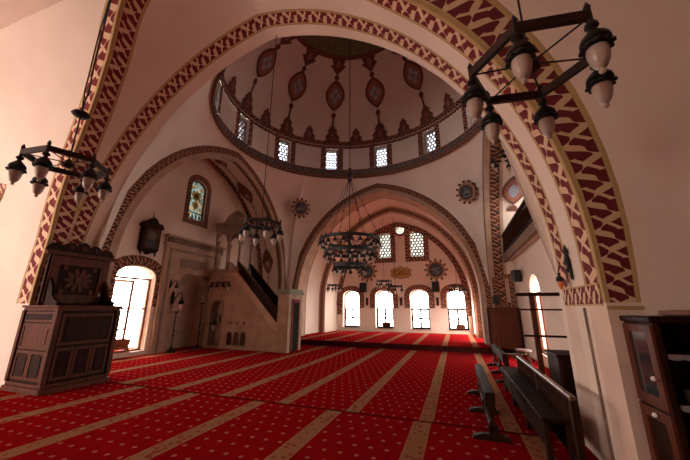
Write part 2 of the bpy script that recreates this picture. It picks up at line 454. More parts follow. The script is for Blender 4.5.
# drum with twelve windows
NW = 12; DOFF = radians(-1.8); HALF = radians(3.9); WZ0, WZ1 = 8.64, 9.84
mb = MB()
def arc(a0, a1, z, k=1.0, n=8): return [ringp(a0 + (a1 - a0)*i/n, z, k) for i in range(n + 1)]
full = lambda z, k=1.0: [ringp(2*pi*i/144, z, k) for i in range(145)]
mb.band(full(DZ0), full(DZ0 + .20), 1, .2); mb.band(full(DZ0 + .20), full(DZ0 + .42), 2, .22)
mb.grid([full(DZ0 + .05), full(DZ0 + .05, 1.03)], 0)
mb.grid([full(DZ0 + .42), full(WZ0)], 1, [[(i*.9, 0) for i in range(145)], [(i*.9, 1) for i in range(145)]])
mb.band(full(DZ0), full(DZ0 - .06, .985), 3); 
for k in range(NW):
    c = DOFF + 2*pi*k/NW; nx = c + 2*pi/NW
    fr = HALF + radians(3.0)
    for a0, a1 in ((c - fr, c - HALF), (c + HALF, c + fr)):
        A_ = [ringp(a0, WZ0 + (WZ1 - WZ0)*i/4) for i in range(5)]; B_ = [ringp(a1, WZ0 + (WZ1 - WZ0)*i/4) for i in range(5)]
        mb.band(A_, B_, 1, .26)
    mb.grid([arc(c + fr, nx - fr, WZ0), arc(c + fr, nx - fr, WZ1)], 0)
    # reveals
    for a in (c - HALF, c + HALF):
        mb.face([ringp(a, WZ0), ringp(a, WZ1), ringp(a, WZ1, 1.09), ringp(a, WZ0, 1.09)], 0)
    for z in (WZ0, WZ1):
        mb.grid([arc(c - HALF, c + HALF, z), arc(c - HALF, c + HALF, z, 1.09)], 0)
mb.band(full(WZ1), full(DZ1 + .06), 1, .26)
struct(mb.build('wall_drum', [PLASTER_DOME, DARK_BAND, BLUE_BAND, ORN_DARK], smooth=True))
# dome shell and its painted ornament
DH = 4.5; DB = DZ1 + .05
def dome(th, el, k=1.0): return V((DC[0] + DRX*k*cos(el)*cos(th), DC[1] + DRY*k*cos(el)*sin(th), DB + DH*k*sin(el)))
mb = MB()
mb.grid([[dome(2*pi*i/144, radians(90)*j/18) for i in range(145)] for j in range(18)] + [[dome(0, radians(89.5))]*145], 0)
def orn(poly, th0, el0, mat, k):
    """flat painted shape wrapped on the dome; poly in metres (across, up), ordered"""
    pts = []
    for a, b in poly:
        el = el0 + b / 4.3; th = th0 + a / (DRX*.95*max(.12, cos(el))); pts.append(dome(th, el, k))
    ca = sum(a for a, b in poly)/len(poly); cb = sum(b for a, b in poly)/len(poly); el = el0 + cb/4.3
    c_ = dome(th0 + ca / (DRX*.95*max(.12, cos(el))), el, k)
    for i in range(len(pts)): mb.face([c_, pts[i], pts[(i+1) % len(pts)]], mat)
def tree(th, el, s, k=.992):
    # stepped tulip: three tiers
    for a, b in (((.46,0),(.30,.30)), ((.24,.26),(.40,.30)), ((.40,.30),(.16,.62)), ((.17,.60),(.27,.62)), ((.27,.62),(.0,.98))):
        orn([(-a[0]*s, a[1]*s), (a[0]*s, a[1]*s), (b[0]*s, b[1]*s), (-b[0]*s, b[1]*s)], th, el, 1, k)
    orn([(0, .1*s), (.12*s, .35*s), (0, .6*s), (-.12*s, .35*s)], th, el, 4, k - .002)
def leaf(w, h, n=9):
    r = [(w*sin(pi*i/n)**.8, h*(i/n)) for i in range(n + 1)]
    return r + [(-x, y) for x, y in r[-2:0:-1]]
for k in range(24):
    th = DOFF + pi*k/12
    if k % 2 == 0:
        tree(th, radians(2), 1.0)
        orn([(-.05,0),(.05,0),(.05,.9),(-.05,.9)], th, radians(11), 1, .993)
        e0 = radians(24)
        orn(leaf(.50, 1.5), th, e0, 1, .992); orn([(x, y) for x, y in leaf(.40, 1.2)], th, e0 + .15/4.3, 4, .986)
        for dx, dy in ((0,.40),(0,.84),(-.17,.62),(.17,.62)):
            orn([(dx + .12*cos(2*pi*q/8), .0 + dy + .15*sin(2*pi*q/8)) for q in range(8)], th, e0 + .12/4.3, 2, .979)
        orn(leaf(.12, .34), th, radians(19), 1, .991)
        orn([(-.04,0),(.04,0),(.04,.8),(-.04,.8)], th, radians(42), 1, .993); orn(leaf(.12, .30), th, radians(43), 1, .991)
        e1 = radians(46.5)
        orn([(0,0),(.40,.4),(.24,.42),(.42,.9),(-.42,.9),(-.24,.42),(-.40,.4)], th, e1, 1, .991)
        orn([(0,.2),(.12,.45),(0,.7),(-.12,.45)], th, e1, 4, .989)
    else: tree(th, radians(2), .85)
# painted base course and central rosette
mb.band([dome(2*pi*i/144, .0, .991) for i in range(145)], [dome(2*pi*i/144, radians(3.2), .991) for i in range(145)], 5, .3)
for e0, e1, m, k in ((55.5, 58, 1, .989), (58, 90, 3, .988)):
    mb.grid([[dome(2*pi*i/72, radians(e), k) for i in range(73)] for e in (e0, e1 if e1 < 90 else 89.5)], m)
for q in range(12): 
    orn([(.16*cos(2*pi*j/10), .22*sin(2*pi*j/10)) for j in range(10)], DOFF + pi*q/6, radians(62), 1, .985)
for q in range(8):
    orn([(.10*cos(2*pi*j/10), .16*sin(2*pi*j/10)) for j in range(10)], pi*q/4, radians(74), 6, .985)
struct(mb.build('ceiling_dome', [PLASTER_DOME, ORN_DARK, ORN_BLUE, ORN_GREEN, ORN_RED, DARK_BAND, GOLD_LINE], smooth=True))

# ---- left recess (towards the prayer wall) and its painted intrados
QX = -10.4
def qprof(leg=0.0): return [(9.65 + x, z) for x, z in prof(4.88, 1.0, 2.5, 20, leg, 4)]
inner = [V((X0, y, z)) for y, z in side_outer(.46)]
deep = [V((QX, y, z)) for y, z in qprof()]
def mixr(t): return [a.lerp(b, t) for a, b in zip(inner, deep)]
mb = MB()
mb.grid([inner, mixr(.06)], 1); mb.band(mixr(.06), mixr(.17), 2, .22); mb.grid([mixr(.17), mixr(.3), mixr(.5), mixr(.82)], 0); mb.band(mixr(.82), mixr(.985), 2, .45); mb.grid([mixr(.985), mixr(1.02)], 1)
def intr_tools(t): return None
def on_intr(idx, t):
    i = int(idx); f = idx - i; R_ = mixr(t); return R_[i].lerp(R_[min(i+1, len(R_)-1)], f)
NI = len(inner)
def intr_orn(ic, tc, a, b, mats, ring=12):
    for s, m, off in ((1, mats[0], .012), (.74, mats[1], .02), (.4, mats[2], .028)):
        pts = []
        for q in range(ring):
            an = 2*pi*q/ring; ca, sa = cos(an), sin(an)
            r = 1/ (abs(ca)**1.25 + abs(sa)**1.25)**(1/1.25)
            p = on_intr(ic + b*s*r*sa, tc + a*s*r*ca)
            n = (V((-9.4, 9.6, 3.5)) - p).normalized(); pts.append(p + n*off)
        mb.face(pts, m)
MEDS = ((44.2, .8), (40, 1.9), (34.6, .9), (29.6, 1.9), (24.5, .9), (19, 1.9), (14, .9), (9, 1.9))
for ic, b in MEDS:
    intr_orn(ic, .57, .24 if b > 1 else .18, b, (3, 4, 5))
    for d in (b + .45,): 
        intr_orn(ic + d, .57, .04, .25, (3, 4, 4), 8)
# thin chain joining the medallions
ch = [on_intr(3 + (NI - 7)*i/60, .57) for i in range(61)]; 
ch = [p + (V((-9.4, 9.6, 3.5)) - p).normalized()*.01 for p in ch]
mb.grid([[p + V((-.022, 0, 0)) for p in ch], [p + V((.022, 0, 0)) for p in ch]], 3)
struct(mb.build('ceiling', [PLASTER, STONE, DARK_BAND, ORN_DARK, ORN_RED, ORN_PALE], smooth=True))
# right recess intrados
mb = MB()
RX = 2.3
inR = [V((X1, y, z)) for y, z in right_outer(.46)]
dR = [V((RX + .9, y, z)) for y, z in right_outer(.42)]
def mixR(t): return [a.lerp(b, t) for a, b in zip(inR, dR)]
mb.grid([inR, mixR(.10)], 1); mb.band(mixR(.10), mixR(.30), 2, .3); mb.grid([mixR(.30), mixR(.36)], 1); mb.grid([mixR(.36), mixR(1)], 0)
struct(mb.build('ceiling', [PLASTER, STONE, DARK_BAND], smooth=True))

# ---- rear hall behind the far arch
Y2, Y3, Y4 = 15.1, 17.3, 19.3
def fp(w, leg=0.0): return [(FX + x, z) for x, z in prof(w, FC, FZ, 20, leg, 4)]
at = lambda P, y: [V((x, y, z)) for x, z in P]
i1 = fp(FW - .46); v1 = fp(FW - .22); b1, b2, b3 = fp(FW - .30), fp(FW - .5), fp(FW - .62)
mb = MB()
mb.grid([at(i1, Y1), at(i1, Y2 - .06)], 1); mb.band(at(i1, Y2 - .06), at(i1, Y2), 2); mb.grid([at(i1, Y2), at(v1, Y2 + .02)], 1)
mb.grid([at(v1[:-4], Y2 + .02), at(v1[:-4], Y3)], 0)
mb.grid([at(v1, Y3), at(b1, Y3)], 1); mb.band(at(b1, Y3), at(b2, Y3), 3, .22); mb.grid([at(b2, Y3), at(b3, Y3 + .02)], 1)
mb.grid([at(b3[:-4], Y3 + .02), at(b3[:-4], Y4 + .02)], 0)
struct(mb.build('ceiling', [PLASTER, STONE, ORN_DARK, DARK_BAND], smooth=True))
HALLW = []
for xa, ya, yb in ((v1[-1][0], Y2, Y3 + .02), (b3[-1][0], Y3 + .02, Y4)):
    m = MB(); m.box(xa, ya, -.1, xa + .3, yb, 2.17); wl_ = m.build('wall_right', PLASTER, weld=True)
    c = MB(); c.box(xa - .2, ya + .28, .35, xa + .6, yb - .28, 2.08); cut(wl_, [c.build('cutter', PLASTER, weld=True)]); struct(wl_); HALLW.append((xa, (ya + yb)/2))
mb = MB()
c1, c2 = fp(FW - .66, 1.2), fp(FW - .98, 1.2)
mb.band(at(c1, Y4 - .02), at(c2, Y4 - .02), 0, .30); struct(mb.build('trim_6', DARK_BAND, smooth=True))
mb = MB(); mb.box(-9.2, Y4, -.2, 2.6, Y4 + .55, 8.6); wf = mb.build('wall_far', PLASTER, weld=True)
WF = [-6.51, -4.30, -2.09, .06]
def arch_open(u, hw, z0, zs, rise, n=8):
    p = [(u - hw, z0), (u + hw, z0)]
    for i in range(n + 1):
        a = pi * i / n; p.append((u + hw*cos(a), zs + rise*sin(a)**.9 if 0 < i < n else zs))
    return p
fy = lambda a, b, d: V((a, d, b))
cs = []
for u in WF:
    c = MB(); c.prism(arch_open(u, .56, .40, 2.36, .40), fy, Y4 - .2, Y4 + .8); cs.append(c.build('cutter', PLASTER, weld=True))
for u in (-4.18, -2.07):
    c = MB(); c.prism(arch_open(u, .42, 4.82, 6.36, .14), fy, Y4 - .2, Y4 + .8); cs.append(c.build('cutter', PLASTER, weld=True))
c = MB(); c.prism([(-3.1 + .30*cos(2*pi*i/24), 6.66 + .30*sin(2*pi*i/24)) for i in range(24)], fy, Y4 - .2, Y4 + .8); cs.append(c.build('cutter', PLASTER, weld=True))
cut(wf, cs); struct(wf)

# ---- prayer wall on the left
mb = MB(); mb.box(QX - .45, 4.6, -.2, QX, 16.2, 9.4); wq = mb.build('wall_left', PLASTER, weld=True)
fq = lambda a, b, d: V((d, a, b))
WIN_L = [(7.48, .70, .14, 2.62, .38), (5.55, .70, .14, 2.62, .38)]
cs = []
for (u, hw, z0, zs, rise) in WIN_L:
    c = MB(); c.prism(arch_open(u, hw, z0, zs, rise), fq, QX - 1, QX + .3); cs.append(c.build('cutter', PLASTER, weld=True))
c = MB(); c.prism(arch_open(9.62, .44, 5.30, 6.75, .36), fq, QX - 1, QX + .3); cs.append(c.build('cutter', PLASTER, weld=True))
c = MB(); c.prism([(8.98, -.05), (11.0, -.05), (11.0, 2.6), (10.6, 3.0), (9.4, 3.0), (8.98, 2.6)], fq, QX - .55, QX + .3); cs.append(c.build('cutter', PLASTER, weld=True))
cut(wq, cs); struct(wq)
# backing behind the prayer niche
m_ = MB(); m_.box(QX - 1.0, 8.7, -.2, QX - .45, 11.3, 3.3); struct(m_.build('wall_niche_back', STONE))
# end walls of the left recess
mb = MB(); mb.box(QX - .7, 4.75, 0, AX - AW - .01, YA, 9.0); mb.box(QX - .7, 15.1, 0, FX - FW - .0, 15.3, 9.0); struct(mb.build('wall_recess', PLASTER))

# ---- right side: low wall, gallery wall
mb = MB(); mb.box(RX, YA, 0, RX + .12, 15, 3.5); w1 = mb.build('wall_right', PLASTER, weld=True)
cs = []
for u in (10.75,):
    c = MB(); c.prism(arch_open(u, .62, .3, 2.1, .55), fq, RX - .3, RX + .8); cs.append(c.build('cutter', PLASTER, weld=True))
cut(w1, cs); struct(w1)
mb = MB(); mb.box(RX + .9, YA, 3.4, RX + 1.1, 15, 8.6); w2 = mb.build('wall_right', PLASTER, weld=True)
c = MB(); c.prism(arch_open(12.4, .5, 4.6, 6.0, .4), fq, RX, RX + 1.6)
cut(w2, [c.build('cutter', PLASTER, weld=True)]); struct(w2)
mb = MB(); mb.box(X1 + .02, Y1 - .02, 0, RX + 1.1, Y1 + .1, 8.6); struct(mb.build('wall_far', PLASTER))

# ---- masses that close the shell
mb = MB(); mb.box(X1 + .06, 3.66, 0, 7.6, 4.94, 8.7); mb.box(-19, 4.32, 0, -8.78, 4.70, 8.7); mb.box(-19, 2.6, 8.45, 7.9, 4.83, 8.7); mb.box(-8.76, 4.3, 0, -8.67, 4.94, 2.0); struct(mb.build('wall_between', PLASTER))
# ---- floor
def umap(px):
    """carpet coordinates: stripes fall on whole numbers"""
    k = list(range(len(px))); return px, k
FARX = [4.3, 3.05, 1.80, .59, -.55, -1.70, -2.97, -4.22, -5.52, -6.95, -8.4, -9.85, -11.3, -12.8]
NEARX = [9.0, 7.6, 6.2, 4.85, 3.5, 2.15, .78, -.60, -1.98, -3.40, -4.86, -6.32, -7.8, -9.3, -10.8, -12.3, -13.9, -15.4, -16.9, -18.4, -19.9]
def carpet_grid(name, xs, y0, y1, z):
    mb = MB(); ys = [y0, y1]
    mb.grid([[V((x, y, z)) for x in xs] for y in ys], 0, [[(k, y/1.25) for k in range(len(xs))] for y in ys])
    return struct(mb.build(name, CARPET))
SY = 5.06
carpet_grid('floor', FARX, SY, 13.3, 0)
carpet_grid('floor', NEARX, -6.2, SY, 0)
carpet_grid('floor', FARX[1:], 12.95, 19.32, ZP)
mb = MB(); mb.box(-8.3, 12.93, 0, 1.5, 13.0, ZP + .012); struct(mb.build('trim_7', SEAM))
mb = MB(); mb.box(-8.4, SY - .018, -.01, 1.35, SY + .018, .004); struct(mb.build('trim_8', SEAM))
mb = MB(); mb.box(-16, -10, -.5, 10, 24, -.21); struct(mb.build('floor_base', STONE_DARK))
# ================================================================== WINDOWS
wn = [0]
def wname(): wn[0] += 1; return 'window_%d' % wn[0]
def path_open(u, hw, zb, zs, rise, n=10):
    p = [(u - hw, zb), (u - hw, zs)]
    for i in range(1, n):
        a = pi - pi*i/n; p.append((u + hw*cos(a), zs + rise*sin(a)**.9))
    return p + [(u + hw, zs), (u + hw, zb)]
def lattice(mb, u0, u1, z0, z1, f, d0, d1, nx, mat=0, k_=.68):
    """pierced plaster tracery: staggered rings"""
    w = (u1 - u0) / nx; r = w * .56; nz = int((z1 - z0) / (w * .86))
    for j in range(nz + 1):
        for i in range(nx + (j % 2)):
            cu = u0 + w*(i + .5 - .5*(j % 2)); cz = z0 + (z1 - z0) * j / nz
            O = []; I = []
            for k in range(6):
                a = pi/6 + pi*k/3
                O.append((min(u1, max(u0, cu + r*cos(a))), min(z1, max(z0, cz + r*sin(a))))); I.append((min(u1, max(u0, cu + r*k_*cos(a))), min(z1, max(z0, cz + r*k_*sin(a)))))
            mb.ring(O, I, f, d0, d1, mat)
# --- the four tall windows of the far wall
def casement(mb, u, hw, z0, z1, f, d, t=.055, bars=(), mull=True, th=.05):
    def bx(a0, a1, b0, b1): mb.prism([(a0, b0), (a1, b0), (a1, b1), (a0, b1)], f, d, d - th if f is fy else d + th, 0)
    bx(u - hw, u - hw + t, z0, z1); bx(u + hw - t, u + hw, z0, z1); bx(u - hw, u + hw, z0, z0 + t); bx(u - hw, u + hw, z1 - t, z1)
    for b in bars: bx(u - hw, u + hw, b - t*.4, b + t*.4)
    if mull: bx(u - t*.5, u + t*.5, z0, z1)
for u in WF:
    mb = MB(); casement(mb, u, .56, .40, 1.60, fy, Y4 + .42, .06, (1.0,), True)
    mb.prism(path_open(u, .56, 1.6, 2.36, .40), fy, Y4 + .43, Y4 + .432)
    mb2 = MB(); casement(mb2, u, .57, .40, 1.62, fy, Y4 + .42, .11, (1.02,), True); mb2.ring(path_open(u, .57, 1.6, 2.36, .40), path_open(u, .50, 1.6, 2.34, .34), fy, Y4 + .42, Y4 + .36, 0, False)
    w = struct(mb2.build(wname(), DWOOD))
    g = MB(); g.prism(arch_open(u, .55, .42, 2.36, .38), fy, Y4 + .44, Y4 + .448); g.build('pane', GLASS, w)
    s = MB(); O = path_open(u, .90, 1.62, 2.42, .64); I = path_open(u, .585, 1.62, 2.36, .42)
    s.ring(O, I, fy, Y4, Y4 - .03, 0, False); s.build('painted_border', braid_win, w) if False else s.build('painted_border', DARK_BAND, w)
    s = MB(); s.box(u - .6, Y4 - .05, .36, u + .6, Y4 + .5, .40); s.build('sill', STONE, w)
# --- two pierced windows and the round one above
for u in (-4.18, -2.07):
    m = MB(); lattice(m, u - .42, u + .42, 4.82, 6.48, fy, Y4 + .18, Y4 + .13, 4, 0, .6); w = struct(m.build(wname(), LATTICE))
    g = MB(); g.prism(arch_open(u, .42, 4.82, 6.36, .14), fy, Y4 + .2, Y4 + .21); g.build('pane', PALE_GLASS, w)
    s = MB(); O = [(u - .74, 4.5), (u + .74, 4.5), (u + .74, 6.84), (u - .74, 6.84)]; I = [(u - .43, 4.82), (u + .43, 4.82), (u + .43, 6.48), (u - .43, 6.48)]
    s.ring(O, I, fy, Y4, Y4 - .03); s.build('painted_border', DARK_BAND, w)
circ = lambda r, n=24, cu=0, cz=0: [(cu + r*cos(2*pi*i/n), cz + r*sin(2*pi*i/n)) for i in range(n)]
m = MB()
for k in range(6):
    m.ring(circ(.10, 6, -3.1 + .19*cos(pi*k/3), 6.66 + .19*sin(pi*k/3)), circ(.065, 6, -3.1 + .19*cos(pi*k/3), 6.66 + .19*sin(pi*k/3)), fy, Y4 + .18, Y4 + .13)
m.ring(circ(.09, 12, -3.1, 6.66), circ(.06, 12, -3.1, 6.66), fy, Y4 + .18, Y4 + .13)
w = struct(m.build(wname(), LATTICE)); g = MB(); g.prism(circ(.30, 24, -3.1, 6.66), fy, Y4 + .2, Y4 + .21); g.build('pane', PALE_GLASS, w)
s = MB(); s.ring(circ(.46, 24, -3.1, 6.66), circ(.30, 24, -3.1, 6.66), fy, Y4, Y4 - .04); s.build('painted_border', DARK_BAND, w)
# --- drum windows
for k in range(NW):
    c = DOFF + 2*pi*k/NW
    P = ringp(c, 0, 1.04); t = V((-DRX*sin(c), DRY*cos(c), 0)).normalized(); n_ = t.cross(V((0,0,1)))
    hw = DRX * HALF * .98
    f = lambda a, b, d: V((P.x, P.y, 0)) + t*a + n_*d + V((0,0,b))
    m = MB(); lattice(m, -hw*.8, hw*.8, WZ0 + .06, WZ1 - .06, f, .03, -.03, 3)
    m.ring([(-hw*1.05, WZ0), (hw*1.05, WZ0), (hw*1.05, WZ1), (-hw*1.05, WZ1)], [(-hw*.8, WZ0 + .06), (hw*.8, WZ0 + .06), (hw*.8, WZ1 - .06), (-hw*.8, WZ1 - .06)], f, .04, -.04, 0)
    w = struct(m.build(wname(), LATTICE)); g = MB(); g.prism([(-hw, WZ0), (hw, WZ0), (hw, WZ1), (-hw, WZ1)], f, .04, .05); g.build('pane', DIM_GLASS, w)
# --- windows of the prayer wall
for i, (u, hw, z0, zs, rise) in enumerate(WIN_L):
    m = MB(); casement(m, u, hw, z0, zs, fq, QX - .26, .07, (1.55,), False); w = struct(m.build(wname(), LWOOD))
    g = MB(); g.prism(arch_open(u, hw, z0, zs, rise), fq, QX - .28, QX - .272); g.build('pane', GLASS, w)
    s = MB(); O = path_open(u, hw + .36, 1.62, zs + .04, rise + .34); I = path_open(u, hw + .02, 1.62, zs, rise + .03)
    s.ring(O, I, fq, QX, QX + .03, 0, False); s.build('painted_border', DARK_BAND if i else DARK_BAND, w)
    # open casement leaf hinged in the middle of the opening
    m = MB(); h = V((QX - .22, u + .10, 0))
    ax = V((-.30, -.62, 0)).normalized()
    fl = lambda a, b, d: V((h.x, h.y, 0)) + ax*a + V((0,0,b)) + V((-ax.y, ax.x, 0))*d
    m.ring([(0, z0+.08), (.62, z0+.08), (.62, zs-.1), (0, zs-.1)], [(.075, z0+.16), (.545, z0+.16), (.545, zs-.18), (.075, zs-.18)], fl, -.02, .02)
    for b in (.85, 1.45, 2.0): m.prism([(.05, b), (.57, b), (.57, b+.045), (.05, b+.045)], fl, -.018, .018)
    lf = m.build('casement', LWOOD, w); g = MB(); g.prism([(.07, z0+.15), (.55, z0+.15), (.55, zs-.17), (.07, zs-.17)], fl, -.004, .004); g.build('pane', GLASS, lf)
# stained glass window
u = 9.62; m = MB(); m.ring(arch_open(u, .44, 5.30, 6.75, .36), arch_open(u, .40, 5.34, 6.74, .33), fq, QX - .16, QX - .08); 
for b in (5.62,): m.prism([(u-.42, b), (u+.42, b), (u+.42, b+.03), (u-.42, b+.03)], fq, QX - .15, QX - .10)
w = struct(m.build(wname(), DWOOD))
g = MB(); g.prism(arch_open(u, .42, 5.32, 6.74, .34), fq, QX - .15, QX - .14); g.build('pane', STAINED, w)
g = MB()
for r0, r1, cz, n in ((.24, .13, 6.42, 8), (.17, .08, 6.0, 8)):
    O = []; I = []
    for i in range(32):
        a = 2*pi*i/32; k = 1 + .13*cos(n*a); O.append((u + r0*k*cos(a), cz + r0*k*sin(a))); I.append((u + r1*cos(a), cz + r1*sin(a)))
    g.ring(O, I, fq, QX - .138, QX - .128)
for b in (.30, -.30): 
    g.ring(circ(.1, 12, u + b, 6.2), circ(.05, 12, u + b, 6.2), fq, QX - .138, QX - .128); g.ring(circ(.08, 12, u + b*.8, 6.75), circ(.03, 12, u + b*.8, 6.75), fq, QX - .138, QX - .128)
g.build('amber_rosette', STAINED_GOLD, w)
g = MB()
for cz, r in ((6.42, .13), (6.0, .08)): g.prism(circ(r, 16, u, cz), fq, QX - .138, QX - .13)
g.build('dark_boss', STAINED_GOLD if False else ORN_DARK, w)
g = MB()
for k in range(4): g.prism([(u - .33 + .19*k, 5.38), (u - .23 + .19*k, 5.38), (u - .23 + .19*k, 5.5), (u - .28 + .19*k, 5.58), (u - .33 + .19*k, 5.5)], fq, QX - .138, QX - .13)
g.build('clear_light', PALE_GLASS, w)
s = MB(); s.ring(path_open(u, .66, 5.06, 6.80, .58), path_open(u, .445, 5.28, 6.75, .37), fq, QX, QX + .03, 0, False); s.prism([(u - .66, 5.06), (u + .66, 5.06), (u + .445, 5.285), (u - .445, 5.285)], fq, QX, QX + .03)
s.build('painted_border', DARK_BAND, w)
# windows on the right
for u in (10.75,):
    m = MB(); casement(m, u, .62, .3, 2.12, fq, RX + .09, .05, (1.6,), True); w = struct(m.build(wname(), MWOOD))
    g = MB(); g.prism(arch_open(u, .62, .3, 2.1, .55), fq, RX + .11, RX + .115); g.build('pane', GLASS, w)
m = MB(); casement(m, 12.4, .5, 4.6, 6.1, fq, RX + 1.0, .05, (5.3,), True); w = struct(m.build(wname(), MWOOD))
g = MB(); g.prism(arch_open(12.4, .5, 4.6, 6.0, .4), fq, RX + 1.05, RX + 1.06); g.build('pane', GLASS, w)
# painted panel frame at the end of the right recess
m = MB(); fp_ = lambda a, b, d: V((a, d, b))
m.ring([(1.46, 1.66), (2.26, 1.66), (2.26, 3.0), (1.46, 3.0)], [(1.66, 1.86), (2.06, 1.86), (2.06, 2.8), (1.66, 2.8)], fp_, 13.74, 13.70); struct(m.build('trim_9', DARK_BAND))
# round painted band on the left face (only its edge is in view)
m = MB(); m.ring(circ(1.45, 40, -11.86, 5.05), circ(1.12, 40, -11.86, 5.05), lambda a, b, d: V((a, yN(-8.7) - d - .18 - max(0, b - 4.6)*.15, b)), -.02, .03, 0); struct(m.build('trim_10', RED_BAND))
# outer doorway beams of the gallery side
# ================================================================== GALLERY (right)
gt = thing('gallery_balcony', 'wooden gallery balcony with turned railing high in the right-hand arch', 'balcony', (1.95, 9.5, 3.4))
o = (1.95, 9.5, 3.4)
m = MB(); m.box(1.95, 5.1, 3.44, 2.07, 13.72, 3.72); m.build('front_beam', BEAM, gt, o, bevel=.015)
m = MB(); m.box(2.07, 5.1, 3.5, 3.2, 13.72, 3.6); m.build('floor_slab', PLASTER, gt, o)
m = MB(); m.box(1.96, 5.1, 4.42, 2.05, 13.72, 4.50); m.build('handrail', DWOOD_X, gt, o, bevel=.01)
m = MB(); m.box(1.97, 5.1, 3.78, 2.04, 13.72, 3.83); m.build('lower_rail', DWOOD_X, gt, o)
sp = [(.016,0),(.016,.08),(.03,.12),(.014,.2),(.03,.3),(.022,.42),(.014,.5),(.016,.6)]
me0 = None
for k in range(58):
    y = 5.2 + k * .147
    if me0 is None:
        m = MB(); m.lathe(sp, (0,0,0), 6); b0 = m.build('baluster', DWOOD, gt, (0,0,0), smooth=True); me0 = b0; b0.location = (2.005 - o[0], y - o[1], 3.83 - o[2])
    else:
        c = me0.copy(); col.objects.link(c); c.location = (2.005 - o[0], y - o[1], 3.83 - o[2])

# ================================================================== CHANDELIERS
LPH = [(.012,.0),(.03,-.01),(.034,-.03),(.016,-.045),(.022,-.06),(.045,-.085),(.066,-.11),(.072,-.135),(.058,-.145),(.074,-.155),(.07,-.172),(.05,-.178)]
LPS = [(.047,-.165),(.052,-.195),(.051,-.225),(.043,-.262),(.028,-.292),(.012,-.304),(.016,-.312),(.017,-.322),(.010,-.333),(.001,-.336)]
def hex_chandelier(name, label, loc, top, rz, group, canopy=None, cable=False):
    t = thing(name, label, 'chandelier', loc, group, rz)
    R = .375; vs_ = [V((R*cos(pi*k/3), R*sin(pi*k/3), 0)) for k in range(6)]
    m = MB()
    for k in range(6):
        m.bar(vs_[k] + V((0,0,.0)), vs_[(k+1) % 6], .032, .062, 0)
    m.build('rim', BRONZE, t, bevel=.004)
    for p in vs_:
        m = MB(); m.lathe([(.0, -.06), (.016, -.05), (.016, .05), (.020, .055), (.012, .075), (.0, .10)], p, 8); m.build('corner_post', METAL, t, smooth=True)
    for p in vs_:
        m = MB(); m.tube([p*.08 + V((0,0,.01)), p*.97 + V((0,0,-.01))], .006, 6); m.build('spoke', METAL, t)
    m = MB(); m.lathe([(.0,-.055),(.03,-.05),(.058,-.03),(.06,-.005),(.035,.01),(.028,.035),(.012,.06),(.0,.062)], (0,0,0), 14); m.build('hub', BRONZE, t, smooth=True)
    m = MB(); m.tube([V((0,0,.05)), V((0,0,(canopy or top)))], .008, 6); m.build('rod', METAL, t)
    if canopy:
        m = MB(); m.lathe([(.0, canopy + .07), (.02, canopy + .07), (.03, canopy + .05), (.075, canopy + .03), (.095, canopy - .0), (.07, canopy - .025), (.02, canopy - .035), (.0, canopy - .035)], (0,0,0), 16); m.build('canopy_cup', METAL, t, smooth=True)
    for k, p in enumerate(vs_):
        q = p + V((0,0,-.05))
        m = MB(); m.lathe(LPH, q, 14)
        # ruffled skirt
        for j in range(10):
            a = 2*pi*j/10; m.lathe([(.0,.012),(.014,.006),(.015,-.008),(.0,-.014)], q + V((.068*cos(a), .068*sin(a), -.165)), 6)
        h = m.build('lamp_holder', METAL, t, smooth=True)
        m = MB(); m.lathe(LPS, q, 14); m.build('glass_shade', MILK, h, smooth=True)
    return t
hx = hex_chandelier('hexagonal_chandelier', 'six-lamp black hexagonal chandelier on a cable with dark cup, above the carved lectern', (-4.145, 1.919, 3.223), 4.9, .114, 'hexagonal lamp rings', canopy=.66)
m = MB(); z0 = .72; m.tube([V((0,0,z0)), V((.015,.01,z0+.3)), V((-.03,.02,z0+.7)), V((.03,-.02,z0+1.2)), V((.0,.0,z0+2.0)), V((0,0,4.98))], .010, 6)
m.tube([V((0,0,z0)), V((-.04,.0,z0+.3)), V((-.075,.02,z0+.6)), V((-.02,-.02,z0+1.1)), V((-.015,.0,z0+2.0)), V((0,0,4.98))], .008, 6); m.build('cable', METAL, hx)
hR = hex_chandelier('hexagonal_chandelier', 'big close six-lamp hexagonal chandelier at the upper right corner, before the broad red border', (.63, 2.097, 3.269), 4.9, .133, 'hexagonal lamp rings'); hR.scale = (1.05,)*3
hL = hex_chandelier('hexagonal_chandelier', 'hexagonal chandelier hanging by a long rod in front of the stone pulpit', (-3.52, 4.86, 3.22), 4.72, radians(20), 'hexagonal lamp rings')
hF = hex_chandelier('hexagonal_chandelier', 'small far hexagonal chandelier at the left end, beside the first tall window', (-6.41, 16.0, 2.86), 3.55, radians(5), 'hexagonal lamp rings')
dup(hF, (-3.53, 16.0, 3.02), 'small far hexagonal chandelier just left of the gilded inscription, the upper of a pair', radians(22))
dup(hF, (-2.76, 15.0, 2.66), 'small far hexagonal chandelier under the gilded inscription, the lower of a pair', radians(40))
dup(hF, (.12, 16.0, 2.68), 'small far hexagonal chandelier over the rightmost tall window', radians(12))
hex_chandelier('hexagonal_chandelier', 'dark chandelier half hidden behind the near arch, high beside the gallery', (1.75, 9.3, 6.05), 1.68, radians(10), 'hexagonal lamp rings')
